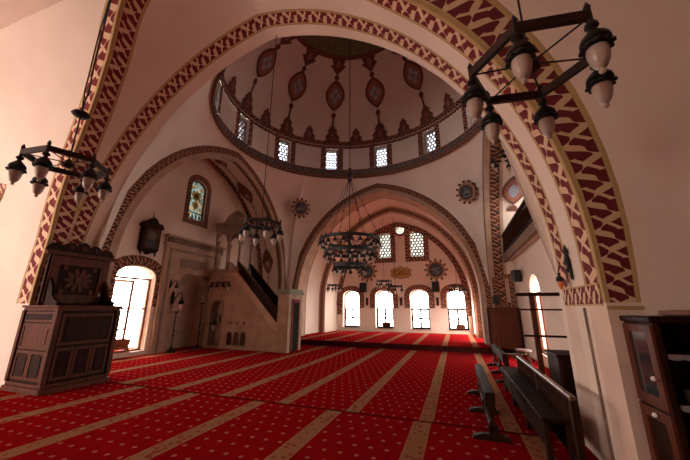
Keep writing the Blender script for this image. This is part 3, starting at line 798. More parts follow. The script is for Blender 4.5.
# main chandelier: three rings of lamps on chains
mc = thing('ring_chandelier', 'large three-tier black ring chandelier hanging from the dome centre', 'chandelier', (-3.2, 9.35, 3.76))
def ringm(r, z, h=.10):
    m = MB(); n = 48
    m.lathe([(r-.02, z), (r+.02, z), (r+.022, z+h*.5), (r+.02, z+h), (r-.02, z+h), (r-.02, z)], (0,0,0), n)
    for k in range(n // 2):
        a = 2*pi*k/(n//2); m.lathe([(0,.0),(.022,.012),(.022,.04),(0,.055)], ((r)*cos(a), (r)*sin(a), z + h), 6)
    return m.build('tier_ring', METAL, mc, smooth=True)
lampm = None
def small_lamp(p, s=1.0):
    global lampm
    if lampm is None:
        m = MB(); m.lathe([(r*1.0, z*.9) for r, z in LPH], (0,0,0), 8, 0); m.lathe([(r*.62, z*.86) for r, z in LPS], (0,0,0), 8, 1)
        lampm = m.build('lamp', [METAL, MILK], mc, smooth=True); o_ = lampm
    else:
        o_ = lampm.copy(); col.objects.link(o_)
    o_.location = p; o_.scale = (s, s, s)
TIERS = [(1.01, .0, 24), (.83, -.40, 18), (.53, -.84, 12)]
for r, z, n in TIERS:
    ringm(r, z)
    for k in range(n):
        a = 2*pi*(k + .5)/n; small_lamp((r*cos(a), r*sin(a), z))
    for k in range(8):
        a = 2*pi*k/8; m = MB(); m.tube([V((.06*cos(a), .06*sin(a), z + .06)), V((r*cos(a), r*sin(a), z + .05))], .010, 5); m.build('spoke', METAL, mc)
m = MB(); m.lathe([(0,-.98),(.05,-.94),(.03,-.86),(.05,-.5),(.09,-.42),(.04,-.3),(.06,-.05),(.12,.05),(.14,.15),(.06,.25),(.02,.4),(0,.4)], (0,0,0), 12); m.build('centre_stem', METAL, mc, smooth=True)
m = MB(); m.lathe([(0,2.18),(.04,2.2),(.09,2.26),(.05,2.32),(.03,2.36),(.12,2.42),(.13,2.5),(.05,2.56),(.03,2.64),(.06,2.7),(0,2.74)], (0,0,0), 12); m.build('cable_knob', METAL, mc, smooth=True)
m = MB(); m.tube([V((0,0,.3)), V((0,0,14.4 - 3.76))], .014, 6); m.build('cable', METAL, mc)
for k in range(6):
    m = MB(); a = 2*pi*(k + .25)/6; m.tube([V((.05*cos(a), .05*sin(a), 2.2)), V((1.05*cos(a), 1.05*sin(a), .1))], .008, 5)
    for q in (.45, .6): 
        m.lathe([(0,-.05),(.03,0),(0,.05)], V((.05*cos(a), .05*sin(a), 2.2)).lerp(V((1.05*cos(a), 1.05*sin(a), .1)), q), 6)
    m.build('chain', METAL, mc)

# ================================================================== ROUNDELS AND INSCRIPTIONS
def ribbon(mb, pts, w, o, r, u, n, s, lift, mat=0):
    P = [V((a*s, b*s)) for a, b in pts]; L = []; R_ = []
    for i, p in enumerate(P):
        t = (P[min(i+1, len(P)-1)] - P[max(0, i-1)]).normalized(); nn = V((-t.y, t.x)); ww = w*s*(.55 if i in (0, len(P)-1) else 1)
        L.append(p + nn*ww/2); R_.append(p - nn*ww/2)
    f = lambda q, d: o + r*q.x + u*q.y + n*d
    mb.grid([[f(q, lift) for q in L], [f(q, lift) for q in R_]], mat)
    mb.grid([[f(q, lift - .012) for q in L], [f(q, lift) for q in L]], mat); mb.grid([[f(q, lift) for q in R_], [f(q, lift - .012) for q in R_]], mat)
def curve(cx, cy, rx, ry, a0, a1, n=10): return [(cx + rx*cos(radians(a0 + (a1-a0)*i/n)), cy + ry*sin(radians(a0 + (a1-a0)*i/n))) for i in range(n + 1)]
SCRIPTS = {
 'allah': [[(.62,.55),(.60,-.35)], [(.36,.35),(.34,-.25),(.22,-.36),(.10,-.25)], [(.10,.45),(.08,-.25),(-.04,-.38),(-.2,-.28)], [(-.2,.30),(-.2,-.28),(-.34,-.40)], curve(-.42,-.28,.18,.16,0,330), [(.2,.62),(.05,.68),(-.05,.6)]],
 'muh': [curve(.42,.02,.18,.17,20,340), [(.58,-.1),(.2,-.12),(.05,.14),(-.1,-.1)], curve(-.18,.0,.13,.13,0,330), [(-.1,-.12),(-.45,-.16),(-.55,.08)], curve(-.05,-.25,.55,.35,190,350), [(.1,.55),(-.2,.45),(-.1,.3)], [(.35,.5),(.2,.38)]],
 'left': [[(.55,.4),(.5,-.2),(.2,-.32)], curve(.1,-.1,.25,.22,300,40), [(-.05,.5),(-.1,-.2)], curve(-.3,-.15,.28,.24,0,300), [(.3,.62),(-.3,.5)], [(.6,-.5),(-.5,-.52)]],
 'right': [[(.6,.2),(.3,.35),(.1,.1)], curve(.3,-.15,.28,.22,90,400), [(-.1,.55),(-.12,-.1),(-.35,-.25)], curve(-.4,.05,.2,.2,0,300), [(.5,-.48),(0,-.56),(-.5,-.42)]]}
def roundel(label, o, n, rad, script):
    n = V(n).normalized(); o = V(o) + n*(.10 if abs(n.x) > .1 else 0); r = V((0,0,1)).cross(n).normalized(); u = n.cross(r)
    t = thing('calligraphy_roundel', label, 'wall roundel', o, 'calligraphy roundels')
    f = lambda a, b, d: r*a + u*b + n*d
    m = MB()
    O = []
    N_ = 12
    for k in range(N_*6):
        a = 2*pi*k/(N_*6); c = cos(N_*a); O.append(((rad*(.86 + .07*c))*cos(a), (rad*(.86 + .07*c))*sin(a)))
    m.ring(O, circ(rad*.62, N_*6), f, .0, .05)
    m.build('scalloped_rim', GILT, t)
    for k in range(N_):
        a = 2*pi*k/N_; m = MB(); m.prism(circ(rad*.10, 8, rad*.96*cos(a), rad*.96*sin(a)), f, .0, .07); m.build('rim_bead', MWOOD, t)
    m = MB(); m.ring(circ(rad*.66, 40), circ(rad*.56, 40), f, .0, .075); m.build('inner_ring', ORN_DARK, t)
    m = MB(); m.prism(circ(rad*.6, 40), f, .0, .045); d = m.build('disc', TURQ, t)
    m = MB()
    for s_ in SCRIPTS[script]: ribbon(m, s_, .13, V((0,0,0)), r, u, n, rad*.62, .06)
    m.build('calligraphy', SILVER, d)
roundel('blue calligraphy roundel on the pale spandrel left of the far arch', (-7.33, 13.30, 6.70), (.75, -.62, -.28), .50, 'allah')
roundel('blue calligraphy roundel on the pale spandrel right of the far arch, near the gallery', (.91, 13.36, 6.55), (-.62, -.75, -.28), .50, 'muh')
roundel('blue calligraphy roundel on the far wall left of the gilded inscription, above a loudspeaker', (-5.39, 19.295, 3.97), (0, -1, 0), .66, 'left')
roundel('blue calligraphy roundel on the far wall right of the gilded inscription', (-.98, 19.295, 3.92), (0, -1, 0), .66, 'right')
# gilded cartouche
t = thing('gilded_cartouche', 'gilded inscription board shaped as a cartouche on the far wall between the roundels', 'inscription board', (-3.14, 19.3, 3.8))
oc = (-3.14, 19.3, 3.8); f = lambda a, b, d: V((-3.14 + a, 19.3 - d, 3.8 + b))
def cart(k): return [(-.66*k,-.22*k),(-.52*k,-.24*k),(-.46*k,-.33*k),(-.2*k,-.34*k),(0,-.40*k),(.2*k,-.34*k),(.46*k,-.33*k),(.52*k,-.24*k),(.66*k,-.22*k),(.62*k,0),(.66*k,.22*k),(.52*k,.24*k),(.46*k,.33*k),(.2*k,.34*k),(0,.44*k),(-.2*k,.34*k),(-.46*k,.33*k),(-.52*k,.24*k),(-.66*k,.22*k),(-.62*k,0)]
m = MB(); m.ring(cart(1), cart(.82), f, 0, .07); m.build('frame', GILT, t, oc)
m = MB(); m.prism(cart(.84), f, 0, .045); pn = m.build('panel', mottled('gold_leaf', (.55,.30,.05), (.42,.21,.04), 6, .5), t, oc)
m = MB(); O3 = V((-3.14, 19.3, 3.8))
for s_ in ([(.8,.2),(.75,-.2),(.5,-.25),(.4,.05),(.3,-.22),(.05,-.25)], [(.2,.4),(.17,-.2)], curve(-.05,-.05,.18,.2,0,300), [(-.2,.45),(-.25,-.2),(-.5,-.25)], curve(-.6,-.02,.2,.22,320,60), [(.6,.4),(.0,.3)], [(-.75,.3),(-.78,-.25)], [(-.3,.45),(-.6,.36)]):
    ribbon(m, s_, .09, O3, V((1,0,0)), V((0,0,1)), V((0,-1,0)), .5, .055)
m.build('calligraphy', MWOOD, pn, oc)

# ================================================================== MIHRAB
ml = thing('mihrab', 'tall beige stone prayer niche with carved frieze on the left wall', 'prayer niche', (QX, 9.98, 0))
om = (QX, 9.98, 0)
m = MB(); m.box(QX - .02, 8.34, 0, QX + .12, 11.26, 3.98); fr = m.build('stone_frame', STONE, None, om, weld=True)
c = MB(); c.prism([(9.0, -.05), (10.98, -.05), (10.98, 2.5), (10.6, 2.92), (9.38, 2.92), (9.0, 2.5)], fq, QX - .1, QX + .3); cu = c.build('cutter', STONE, None, om, weld=True); cut(fr, [cu]); fr.parent = ml
m = MB(); m.ring([(8.5, 0), (11.1, 0), (11.1, 3.86), (8.5, 3.86)], [(8.6, 0), (11.0, 0), (11.0, 3.76), (8.6, 3.76)], fq, QX + .12, QX + .145); m.build('moulding', STONE_DARK, ml, om)
m = MB()
pl = [(9.0, QX + .02), (9.0, QX - .06), (9.35, QX - .40), (9.75, QX - .53), (10.23, QX - .53), (10.63, QX - .40), (10.98, QX - .06), (10.98, QX + .02)]
m.grid([[V((x, y, z)) for y, x in pl] for z in (0.0, 2.45)]); m.grid([[V((x, y, 2.45)) for y, x in pl], [V((QX - .05 + (x - QX)*.35, 9.98 + (y - 9.98)*.45, 2.93)) for y, x in pl]]); m.build('niche', STONE, ml, om)
m = MB(); m.box(QX, 8.28, 3.98, QX + .16, 11.32, 4.05); m.box(QX, 8.26, 4.27, QX + .26, 11.34, 4.36); m.box(QX, 8.30, 4.05, QX + .10, 11.30, 4.27); fz = m.build('frieze', STONE, ml, om)
m = MB()
for k in range(30):
    y = 8.34 + k*.099; m.prism([(y, 4.06), (y + .075, 4.06), (y + .06, 4.25), (y + .015, 4.25)], fq, QX + .1, QX + .19)
m.build('carved_leaves', STONE_DARK, fz, om)
m = MB(); m.box(QX + .1, 9.06, 3.16, QX + .15, 10.36, 3.52); pq = m.build('inscription_plaque', STONE_DARK, ml, om); pq['label'] = 'dark plaque with pale raised script'
m = MB(); oo = V((QX + .15, 9.71, 3.34))
for dx in (-.42, -.02, .38):
    for s_ in ([(.3,.45),(.28,-.3),(.1,-.4),(0,-.2)], curve(-.1,-.1,.16,.25,330,60), [(-.3,.5),(-.32,-.35)], [(.18,.1),(-.05,.35)]):
        ribbon(m, [(a + dx*2.4, b) for a, b in s_], .12, oo, V((0,1,0)), V((0,0,1)), V((1,0,0)), .24, .012)
m.build('calligraphy', STONE, pq, om)
# candle stands and lamps beside the niche
def candle_stand(label, x, y, h):
    t = thing('candle_stand', label, 'candle stand', (x, y, 0), 'candle stands by the prayer niche')
    m = MB(); m.lathe([(0,0),(.16,0),(.17,.03),(.10,.06),(.05,.12),(.04,.2),(0,.2)], (0,0,0), 14); m.build('base', METAL, t, smooth=True)
    m = MB(); m.lathe([(0,.15),(.02,.15),(.02,.55),(.045,.6),(.02,.66),(.02,h*.5),(.05,h*.52),(.02,h*.56),(.018,h-.05),(.06,h),(0,h)], (0,0,0), 10); m.build('pole', METAL, t, smooth=True)
    m = MB(); m.lathe([(0,h),(.09,h),(.10,h+.03),(.03,h+.05),(0,h+.05)], (0,0,0), 12); m.build('dish', METAL, t, smooth=True)
    m = MB(); m.lathe([(.03,h+.05),(.035,h+.35),(0,h+.38)], (0,0,0), 10); m.build('candle', MILK, t, smooth=True)
    m = MB(); m.tube([V((0,0,h*.55)), V((.10,.06,h*.5)), V((.12,.08,h*.56))], .012, 6); m.build('bracket', METAL, t, smooth=True)
candle_stand('thin iron candle stand left of the prayer niche', -10.05, 8.98, 1.42)
candle_stand('thin iron candle stand right of the prayer niche, next to the pulpit', -10.02, 10.18, 1.75)
def sconce(label, o, n, name='wall_sconce', shade=MILK, s=1.0, group=None):
    o = V(o); n = V(n).normalized(); t = thing(name, label, 'wall lamp', o, group)
    m = MB(); side = V((0,0,1)).cross(n); f = lambda a, b, d: side*a*s + V((0,0,b*s)) + n*d*s
    m.prism([(-.04,-.12),(.04,-.12),(.05,0),(.04,.12),(0,.2),(-.04,.12),(-.05,0)], f, 0, .02); m.build('back_plate', METAL, t)
    m = MB(); pts = [f(0,0,.02), f(0,.05,.10), f(0,.14,.16), f(0,.16,.23), f(0,.10,.27), f(0,.03,.27)]; m.tube(pts, [.012*s]*6, 6)
    m.tube([f(0,-.08,.02), f(0,-.03,.09), f(0,.06,.10)], .008*s, 6); m.build('arm', METAL, t, smooth=True)
    e = f(0,.04,.27)
    m = MB(); m.lathe([(r*s, z*s) for r, z in LPH], e, 12); h = m.build('lamp_holder', METAL, t, smooth=True)
    m = MB(); m.lathe([(r*1.08*s, z*s) for r, z in LPS], e, 12); m.build('glass_shade', shade, h, smooth=True)
    return t
sconce('small wall lamp high on the left border of the prayer niche', (QX + .145, 8.72, 2.45), (1, .2, 0), group='prayer niche lamps')
sconce('small wall lamp with white shade on the left of the niche, below another lamp', (QX + .145, 8.9, 1.92), (1, .2, 0), s=1.5, group='prayer niche lamps')
sconce('small wall lamp high on the right border of the prayer niche', (QX + .145, 10.72, 2.40), (1, -.2, 0), group='prayer niche lamps')
sconce('small wall lamp on the right of the niche, just above the candle stand', (QX + .145, 10.86, 1.98), (1, -.2, 0), s=1.2, group='prayer niche lamps')
AMBER = mottled('orange_shade', (.75,.20,.04), (.65,.15,.03), 5, .35)
ls = sconce('black iron wall lantern with orange shade on the right pier, beside the red border', (1.338, 4.30, 2.02), (-.6, .8, 0), 'wall_lantern', AMBER, .62)
m = MB(); m.lathe([(0,.0),(.03,.02),(.012,.06),(.035,.12),(.02,.2),(.03,.25),(.0,.34)], (-.03, 0, .02), 8); m.build('finial', METAL, ls, smooth=True)
# wall sconces between the far windows
k = 0
for x, lb in ((-5.4, 'narrow dark wall bracket between the first and second tall windows of the far wall'), (-3.2, 'narrow dark wall bracket between the two middle tall windows of the far wall'), (-1.02, 'narrow dark wall bracket between the third and fourth tall windows, under a loudspeaker')):
    t = thing('wall_bracket', lb, 'wall bracket', (x, 19.3, 2.05), 'brackets between far windows')
    m = MB(); m.box(-.07, -.05, -.22, .07, 0, .18); m.build('back_plate', DWOOD, t, bevel=.01)
    m = MB(); m.box(-.12, -.16, .18, .12, 0, .21); m.build('shelf', DWOOD, t, bevel=.006)
    m = MB(); m.lathe([(0,-.3),(.03,-.28),(.06,-.22),(0,-.2)], (0,-.04,0), 8); m.build('pendant', DWOOD, t)
# loudspeakers
def speaker(label, o, n, w, h, d):
    o = V(o); n = V(n).normalized(); t = thing('loudspeaker', label, 'loudspeaker', o, 'black wall loudspeakers'); s = V((0,0,1)).cross(n); f = lambda a, b, e: s*a + V((0,0,b)) + n*e
    m = MB(); m.prism([(-w/2,-h/2),(w/2,-h/2),(w/2,h/2),(-w/2,h/2)], f, .06, .06 + d); m.build('cabinet', BLACK, t, weld=True, bevel=.015)
    for b, r in ((-h*.15, w*.36), (h*.3, w*.18)): m = MB(); m.ring(circ(r, 20, 0, b), circ(r*.55, 20, 0, b), f, .06 + d, .07 + d); m.build('cone_ring', METAL, t)
    m = MB(); m.prism([(-.05,-.05),(.05,-.05),(.05,.05),(-.05,.05)], f, -.01, .07); m.build('wall_mount', METAL, t)
speaker('black loudspeaker on the far wall left of the gilded inscription', (-5.6, 19.3, 2.92), (0,-1,0), .42, .62, .3)
speaker('black loudspeaker on the far wall right of the gilded inscription', (-1.06, 19.3, 2.88), (0,-1,0), .42, .62, .3)
speaker('black loudspeaker on the right wall beside the painted panel', (2.3, 12.3, 2.75), (-1,-.2,0), .3, .42, .25)
speaker('small black loudspeaker at the right pier above the wooden partition', (1.50, 13.7, 1.95), (0,-1,0), .22, .3, .15)
# framed notice and wall cabinet on the far wall
t = thing('framed_notice', 'small grey framed notice on the far wall left of the first tall window', 'notice', (-7.45, 19.3, 1.95)); m = MB(); m.ring([(-.22,-.13),(.22,-.13),(.22,.13),(-.22,.13)], [(-.19,-.10),(.19,-.10),(.19,.10),(-.19,.10)], lambda a,b,d: V((a,-d,b)), 0, .03); m.build('frame', DWOOD, t); m = MB(); m.box(-.2,-.015,-.11,.2,0,.11); m.build('sheet', SILVER, t)
t = thing('framed_notice', 'grey framed notice on the far wall right of the rightmost tall window', 'notice', (1.08, 19.3, 2.0)); m = MB(); m.ring([(-.26,-.13),(.26,-.13),(.26,.13),(-.26,.13)], [(-.23,-.10),(.23,-.10),(.23,.10),(-.23,.10)], lambda a,b,d: V((a,-d,b)), 0, .03); m.build('frame', DWOOD, t); m = MB(); m.box(-.24,-.015,-.11,.24,0,.11); m.build('sheet', SILVER, t)
# painted almond ornament on the underside of the right-hand arch
c0 = V((2.40, 12.18, 5.98)); ta = V((1, 0, 0)); tb = V((0, -.72, .69)); nn = V((0, -.69, -.72))
m = MB()
for s, mt, off in ((1, 0, .05), (.8, 1, .065), (.45, 2, .08)):
    L = [(x*s, (y - .62)*s) for x, y in leaf(.40, 1.24)]
    m.face([c0 + ta*a + tb*b + nn*off for a, b in L], mt)
m.face([c0 + ta*a + tb*b + nn*.05 for a, b in ((-.06,-.62),(.06,-.62),(.3,-.95),(.12,-1.0),(.3,-1.35),(-.3,-1.35),(-.12,-1.0),(-.3,-.95))], 0)
struct(m.build('trim_11', [ORN_DARK, ORN_RED, ORN_BLUE]))
# ================================================================== MINBAR
mn = thing('minbar', 'beige stone pulpit with steep staircase, canopy kiosk and curtained portal', 'pulpit', (-8.0, 10.9, 0))
om = (-8.0, 10.9, 0)
MY0, MY1 = 10.4, 11.35
fm = lambda a, b, d: V((a, d, b))
def mz(x): return 3.42 + (x + 8.95) * (-2.42 / 2.45)      # foot of the balustrade
for y0, y1, first in ((MY0, MY0 + .12, True), (MY1 - .12, MY1, False)):
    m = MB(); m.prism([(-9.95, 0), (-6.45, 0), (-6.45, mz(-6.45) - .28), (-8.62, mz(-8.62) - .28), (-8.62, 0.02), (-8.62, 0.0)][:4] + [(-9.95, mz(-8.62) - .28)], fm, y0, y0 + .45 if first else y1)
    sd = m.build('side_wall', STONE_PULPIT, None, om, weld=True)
    if first:
        cs = []
        for k in range(3):
            u = -8.66 + k*.33
            c = MB(); c.prism(arch_open(u, .11, .16, .52, .14), fm, y0 - .1, y0 + .40); cs.append(c.build('cutter', STONE_DARK, None, om, weld=True))
            c = MB(); c.prism(circ(.05, 10, u, 1.0), fm, y0 - .1, y0 + .30); cs.append(c.build('cutter', STONE_DARK, None, om, weld=True))
        c = MB(); c.prism(arch_open(-9.42, .28, .12, 1.55, .34), fm, y0 - .1, y0 + .36); cs.append(c.build('cutter', STONE_DARK, None, om, weld=True))
        cut(sd, cs)
    sd.parent = mn
    if first:
        for k in range(3):
            u = -8.66 + k*.33; m = MB(); m.ring(arch_open(u, .14, .13, .52, .18), arch_open(u, .11, .16, .52, .14), fm, y0, y0 - .015); m.build('niche_frame', STONE_DARK, mn, om)
        m = MB(); m.ring(arch_open(-9.42, .33, .08, 1.55, .40), arch_open(-9.42, .28, .12, 1.55, .34), fm, y0, y0 - .02)
        m.build('passage_frame', STONE_DARK, mn, om)
    # balustrade: sloping panel between two mouldings
    m = MB(); m.prism([(-6.45, mz(-6.45) - .28), (-6.45, mz(-6.45) + .04), (-9.0, mz(-9.0) + .04), (-9.0, mz(-9.0) - .28)], fm, y0 - .03, y1 + .03); m.build('string_moulding', STONE, mn, om)
    m = MB(); m.prism([(-6.45, mz(-6.45) + .04), (-6.45, mz(-6.45) + .38), (-8.60, mz(-8.60) + .38), (-8.60, mz(-8.60) + .04)], fm, y0 + .03, y1 - .03); bl = m.build('balustrade', DWOOD_X, mn, om)
    m = MB(); m.prism([(-6.45, mz(-6.45) + .38), (-6.45, mz(-6.45) + .45), (-8.60, mz(-8.60) + .45), (-8.60, mz(-8.60) + .38)], fm, y0 - .01, y1 + .01); m.build('handrail', DWOOD_X, mn, om)
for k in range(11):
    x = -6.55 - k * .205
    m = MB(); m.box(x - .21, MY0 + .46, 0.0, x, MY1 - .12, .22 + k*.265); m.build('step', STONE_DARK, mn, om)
# portal with curtain
m = MB(); m.box(-6.46, MY0 - .06, 0, -5.98, MY0 + .16, 2.12); m.box(-6.46, MY1 - .16, 0, -5.98, MY1 + .06, 2.12); m.box(-6.46, MY0 + .16, 1.92, -5.98, MY1 - .16, 2.12); pt = m.build('portal', STONE_PULPIT, mn, om)
m = MB(); m.box(-6.52, MY0 - .12, 2.12, -5.92, MY1 + .12, 2.20); m.box(-6.48, MY0 - .08, 2.20, -5.96, MY1 + .08, 2.32); m.build('cornice', mottled('green_stone', (.20,.19,.12), (.13,.13,.085), 5, .8), pt, om)
m = MB(); rows = []
for z in (0.03, 1.0, 1.93): rows.append([V((-5.98 + .025*sin(k*1.7), MY0 + .17 + (MY1 - MY0 - .34)*k/18, z)) for k in range(19)])
m.grid(rows); cu = m.build('curtain', mottled('dark_green_cloth', (.012,.018,.012), (.02,.028,.018), 7, .9), mn, om, smooth=True)
cu['label'] = 'dark curtain with red border in the portal'
m = MB()
for y in (MY0 + .17, MY1 - .25): m.box(-5.965, y, .03, -5.945, y + .08, 1.93)
m.box(-5.965, MY0 + .17, 1.80, -5.945, MY1 - .17, 1.93)
m.build('red_border', mottled('red_cloth', (.25,.015,.012), (.18,.01,.01), 6, .9), cu, om)
# kiosk
m = MB(); m.box(-9.98, MY0 - .05, 3.02, -8.5, MY1 + .05, 3.20); m.box(-9.95, MY0, 2.82, -8.6, MY1, 3.02); m.build('kiosk_floor', STONE_PULPIT, mn, om, bevel=.015)
for x in (-9.84, -8.62):
    for y in (MY0 + .08, MY1 - .08):
        m = MB(); m.lathe([(.09,3.2),(.09,3.28),(.055,3.34),(.05,4.25),(.075,4.33),(.10,4.42),(.10,4.48)], (x, y, 0), 10); m.build('column', STONE_DARK, mn, om, smooth=True)
m = MB(); m.lathe([(.05,3.2),(.05,4.3),(.08,4.45)], (-9.23, MY0 + .08, 0), 10); m.build('column', STONE_DARK, mn, om, smooth=True)
def canopy_side(a0, a1, n, zlow, zspr, ztop, f, d0, d1):
    w = (a1 - a0) / n
    m = MB()
    for i in range(n):
        c = a0 + w*(i + .5); hw = w*.5 - .07
        arcp = [(c - hw, zlow)] + [(c + hw*cos(pi - pi*k/8), zspr + hw*1.0*sin(pi - pi*k/8)) for k in range(9)] + [(c + hw, zlow)]
        poly = [(c - w/2, zlow)] + arcp + [(c + w/2, zlow), (c + w/2, ztop), (c - w/2, ztop)]
        # split into quads along the arch
        top = [(c - w/2 + w*k/(len(arcp)-1), ztop) for k in range(len(arcp))]
        for k in range(len(arcp) - 1):
            for d in (d0, d1): m.face([f(*arcp[k], d), f(*arcp[k+1], d), f(*top[k+1], d), f(*top[k], d)])
            m.face([f(*arcp[k], d0), f(*arcp[k+1], d0), f(*arcp[k+1], d1), f(*arcp[k], d1)])
    return m
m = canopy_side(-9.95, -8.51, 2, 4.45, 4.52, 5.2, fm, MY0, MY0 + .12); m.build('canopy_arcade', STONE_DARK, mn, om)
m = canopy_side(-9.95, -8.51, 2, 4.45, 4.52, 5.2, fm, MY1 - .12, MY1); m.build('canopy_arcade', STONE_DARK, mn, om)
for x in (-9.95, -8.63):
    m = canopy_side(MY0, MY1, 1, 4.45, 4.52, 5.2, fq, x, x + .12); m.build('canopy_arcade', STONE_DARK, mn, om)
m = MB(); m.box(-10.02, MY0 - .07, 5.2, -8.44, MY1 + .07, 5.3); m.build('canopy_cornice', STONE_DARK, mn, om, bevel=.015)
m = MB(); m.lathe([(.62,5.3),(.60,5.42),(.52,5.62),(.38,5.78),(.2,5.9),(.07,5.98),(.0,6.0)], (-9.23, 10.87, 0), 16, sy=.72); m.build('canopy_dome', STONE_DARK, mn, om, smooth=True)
m = MB(); m.lathe([(.0,5.95),(.04,5.98),(.06,6.05),(.02,6.1),(.04,6.18),(.015,6.25),(.0,6.45)], (-9.23, 10.87, 0), 8); m.build('finial', BRASS, mn, om, smooth=True)
# hanging lamp cluster under the kiosk and lamp in the passage
t = thing('hanging_lamp_cluster', 'cluster of four white lamps bracketed below the pulpit kiosk', 'wall lamp', (-9.25, MY0 - .02, 2.62))
m = MB(); m.bar((-.5,-.14,0), (.5,-.14,0), .03, .05); m.bar((0,0,0), (0,-.14,0), .03, .04); m.build('bracket_bar', METAL, t)
for k in range(4):
    q = V((-.45 + .3*k, -.14, -.01)); m = MB(); m.lathe(LPH, q, 10); h = m.build('lamp_holder', METAL, t, smooth=True); m = MB(); m.lathe(LPS, q, 10); m.build('glass_shade', MILK, h, smooth=True)
sconce('wall lamp with white shade in the arched passage of the stone pulpit', (-9.42, MY0 + .36, 1.12), (0,-1,0), s=1.6)
# ================================================================== WALL CLOCK
wc = thing('wall_clock', 'carved dark wooden wall clock case with finial above the left window', 'clock', (QX, 7.62, 4.0)); oc = (QX, 7.62, 4.0)
m = MB(); m.prism([(7.28, 3.62), (7.36, 3.52), (7.5, 3.56), (7.62, 3.44), (7.74, 3.56), (7.88, 3.52), (7.96, 3.62), (7.96, 4.40), (7.90, 4.46), (7.34, 4.46), (7.28, 4.40)], fq, QX, QX + .20); m.build('case', DWOOD, wc, oc)
m = MB(); m.prism([(7.22, 4.42), (8.02, 4.42), (8.02, 4.5), (7.92, 4.62), (7.80, 4.60), (7.72, 4.72), (7.62, 4.80), (7.52, 4.72), (7.44, 4.60), (7.32, 4.62), (7.22, 4.5)], fq, QX, QX + .24); m.build('pediment', DWOOD, wc, oc)
m = MB(); m.ring([(7.36, 3.66), (7.88, 3.66), (7.88, 4.36), (7.36, 4.36)], [(7.42, 3.72), (7.82, 3.72), (7.82, 4.30), (7.42, 4.30)], fq, QX + .2, QX + .225); dr = m.build('door_frame', MWOOD, wc, oc)
m = MB(); m.box(QX + .195, 7.42, 3.72, QX + .205, 7.82, 4.30); m.build('dark_glass', BLACK, dr, oc)
m = MB(); m.prism(circ(.16, 20, 7.62, 4.12), fq, QX + .2, QX + .215); m.build('dial', mottled('old_brass_dial', (.16,.08,.03), (.10,.05,.02), 8, .4), dr, oc)
m = MB(); m.lathe([(0,.8),(.03,.81),(.05,.86),(.02,.9),(.012,1.0),(.0,1.02)], (QX + .12, 7.62, 4.0), 8); m.tube([(QX + .12, 7.56, 5.05), (QX + .12, 7.62, 4.98), (QX + .12, 7.68, 5.05)], .008, 5); m.build('finial', BRASS, wc, oc, smooth=True)
for y in (7.34, 7.9):
    m = MB(); m.lathe([(0,-.62),(.025,-.58),(.03,-.5),(.015,-.44),(0,-.44)], (QX + .12, y, 4.0), 8); m.build('pendant', DWOOD, wc, oc, smooth=True)
# folding book stands on sills
def rahle(label, o, ax, w, h, mat):
    o = V(o); ax = V(ax); cr = V((-ax.y, ax.x, 0)); t = thing('folding_book_stand', label, 'book stand', o, 'book stands on window sills')
    for s in (-1, 1):
        m = MB(); f = lambda a, b, d: ax*a + cr*(s*(b - h*.45)*.55 + d) + V((0,0,b))
        m.prism([(-w/2, 0), (-w/2 + .06, 0), (-w/2 + .09, h*.25), (w/2 - .09, h*.25), (w/2 - .06, 0), (w/2, 0), (w/2, h), (w*.2, h*1.06), (-w*.2, h*1.06), (-w/2, h)], f, -.012, .012); m.build('board', mat, t, weld=True)
rahle('wooden folding book stand on the sill of the second tall window', (-4.22, 19.52, .40), (1,0,0), .5, .34, MWOOD)
rahle('wooden folding book stand on the sill of the rightmost tall window', (.16, 19.52, .40), (1,0,0), .5, .30, MWOOD)
rahle('orange wooden folding book stand on the sill of the window beside the lectern', (QX - .13, 7.30, .14), (0,1,0), .75, .42, LWOOD)
# ================================================================== LECTERN
lc = thing('preacher_lectern', 'carved dark wooden preacher lectern with scalloped backboard by the left pier', 'lectern', (-7.95, 4.45, 0)); ol = (-7.95, 4.45, 0)
LX0, LX1, LY0, LY1 = -8.55, -7.45, 3.90, 5.05
m = MB(); m.box(LX0 - .06, LY0 - .06, 0, LX1 + .06, LY1 + .06, .10); m.box(LX0 - .03, LY0 - .03, .10, LX1 + .03, LY1 + .03, .17); m.build('plinth', MWOOD, lc, ol, bevel=.015)
m = MB(); m.box(LX0, LY0, .17, LX1, LY1, 1.55); m.build('body', DWOOD, lc, ol, bevel=.01)
m = MB(); m.box(LX0 - .03, LY0 - .03, 1.52, LX1 + .03, LY1 + .03, 1.58); m.box(LX0 - .06, LY0 - .06, 1.58, LX1 + .06, LY1 + .06, 1.63); m.build('top_board', MWOOD, lc, ol, bevel=.012)
fF = lambda a, b, d: V((LX1 + d, a, b)); fS = lambda a, b, d: V((a, LY0 - d, b))
def panel(f, a0, a1, b0, b1, name, mat, mat2, d=.02, w=.05):
    m = MB(); m.ring([(a0,b0),(a1,b0),(a1,b1),(a0,b1)], [(a0+w,b0+w),(a1-w,b0+w),(a1-w,b1-w),(a0+w,b1-w)], f, 0, d); p = m.build(name, mat, lc, ol)
    if mat2:
        m = MB(); ia, ib = (a0+w, a1-w), (b0+w, b1-w)
        m.prism([(ia[0],ib[0]),(ia[1],ib[0]),(ia[1],ib[1]),(ia[0],ib[1])], f, 0, d*.35)
        m.prism([(ia[0]+.05,ib[0]+.05),(ia[1]-.05,ib[0]+.05),(ia[1]-.05,ib[1]-.05),((ia[0]+ia[1])/2, ib[1]-.02),(ia[0]+.05,ib[1]-.05)], f, 0, d*.9); m.build('raised_field', mat2, p, ol)
    return p
panel(fF, 3.98, 4.97, .86, 1.46, 'front_panel', MWOOD, DWOOD)
for k in range(3): panel(fF, 3.98 + k*.335, 3.98 + k*.335 + .32, .22, .80, 'front_panel', MWOOD, DWOOD)
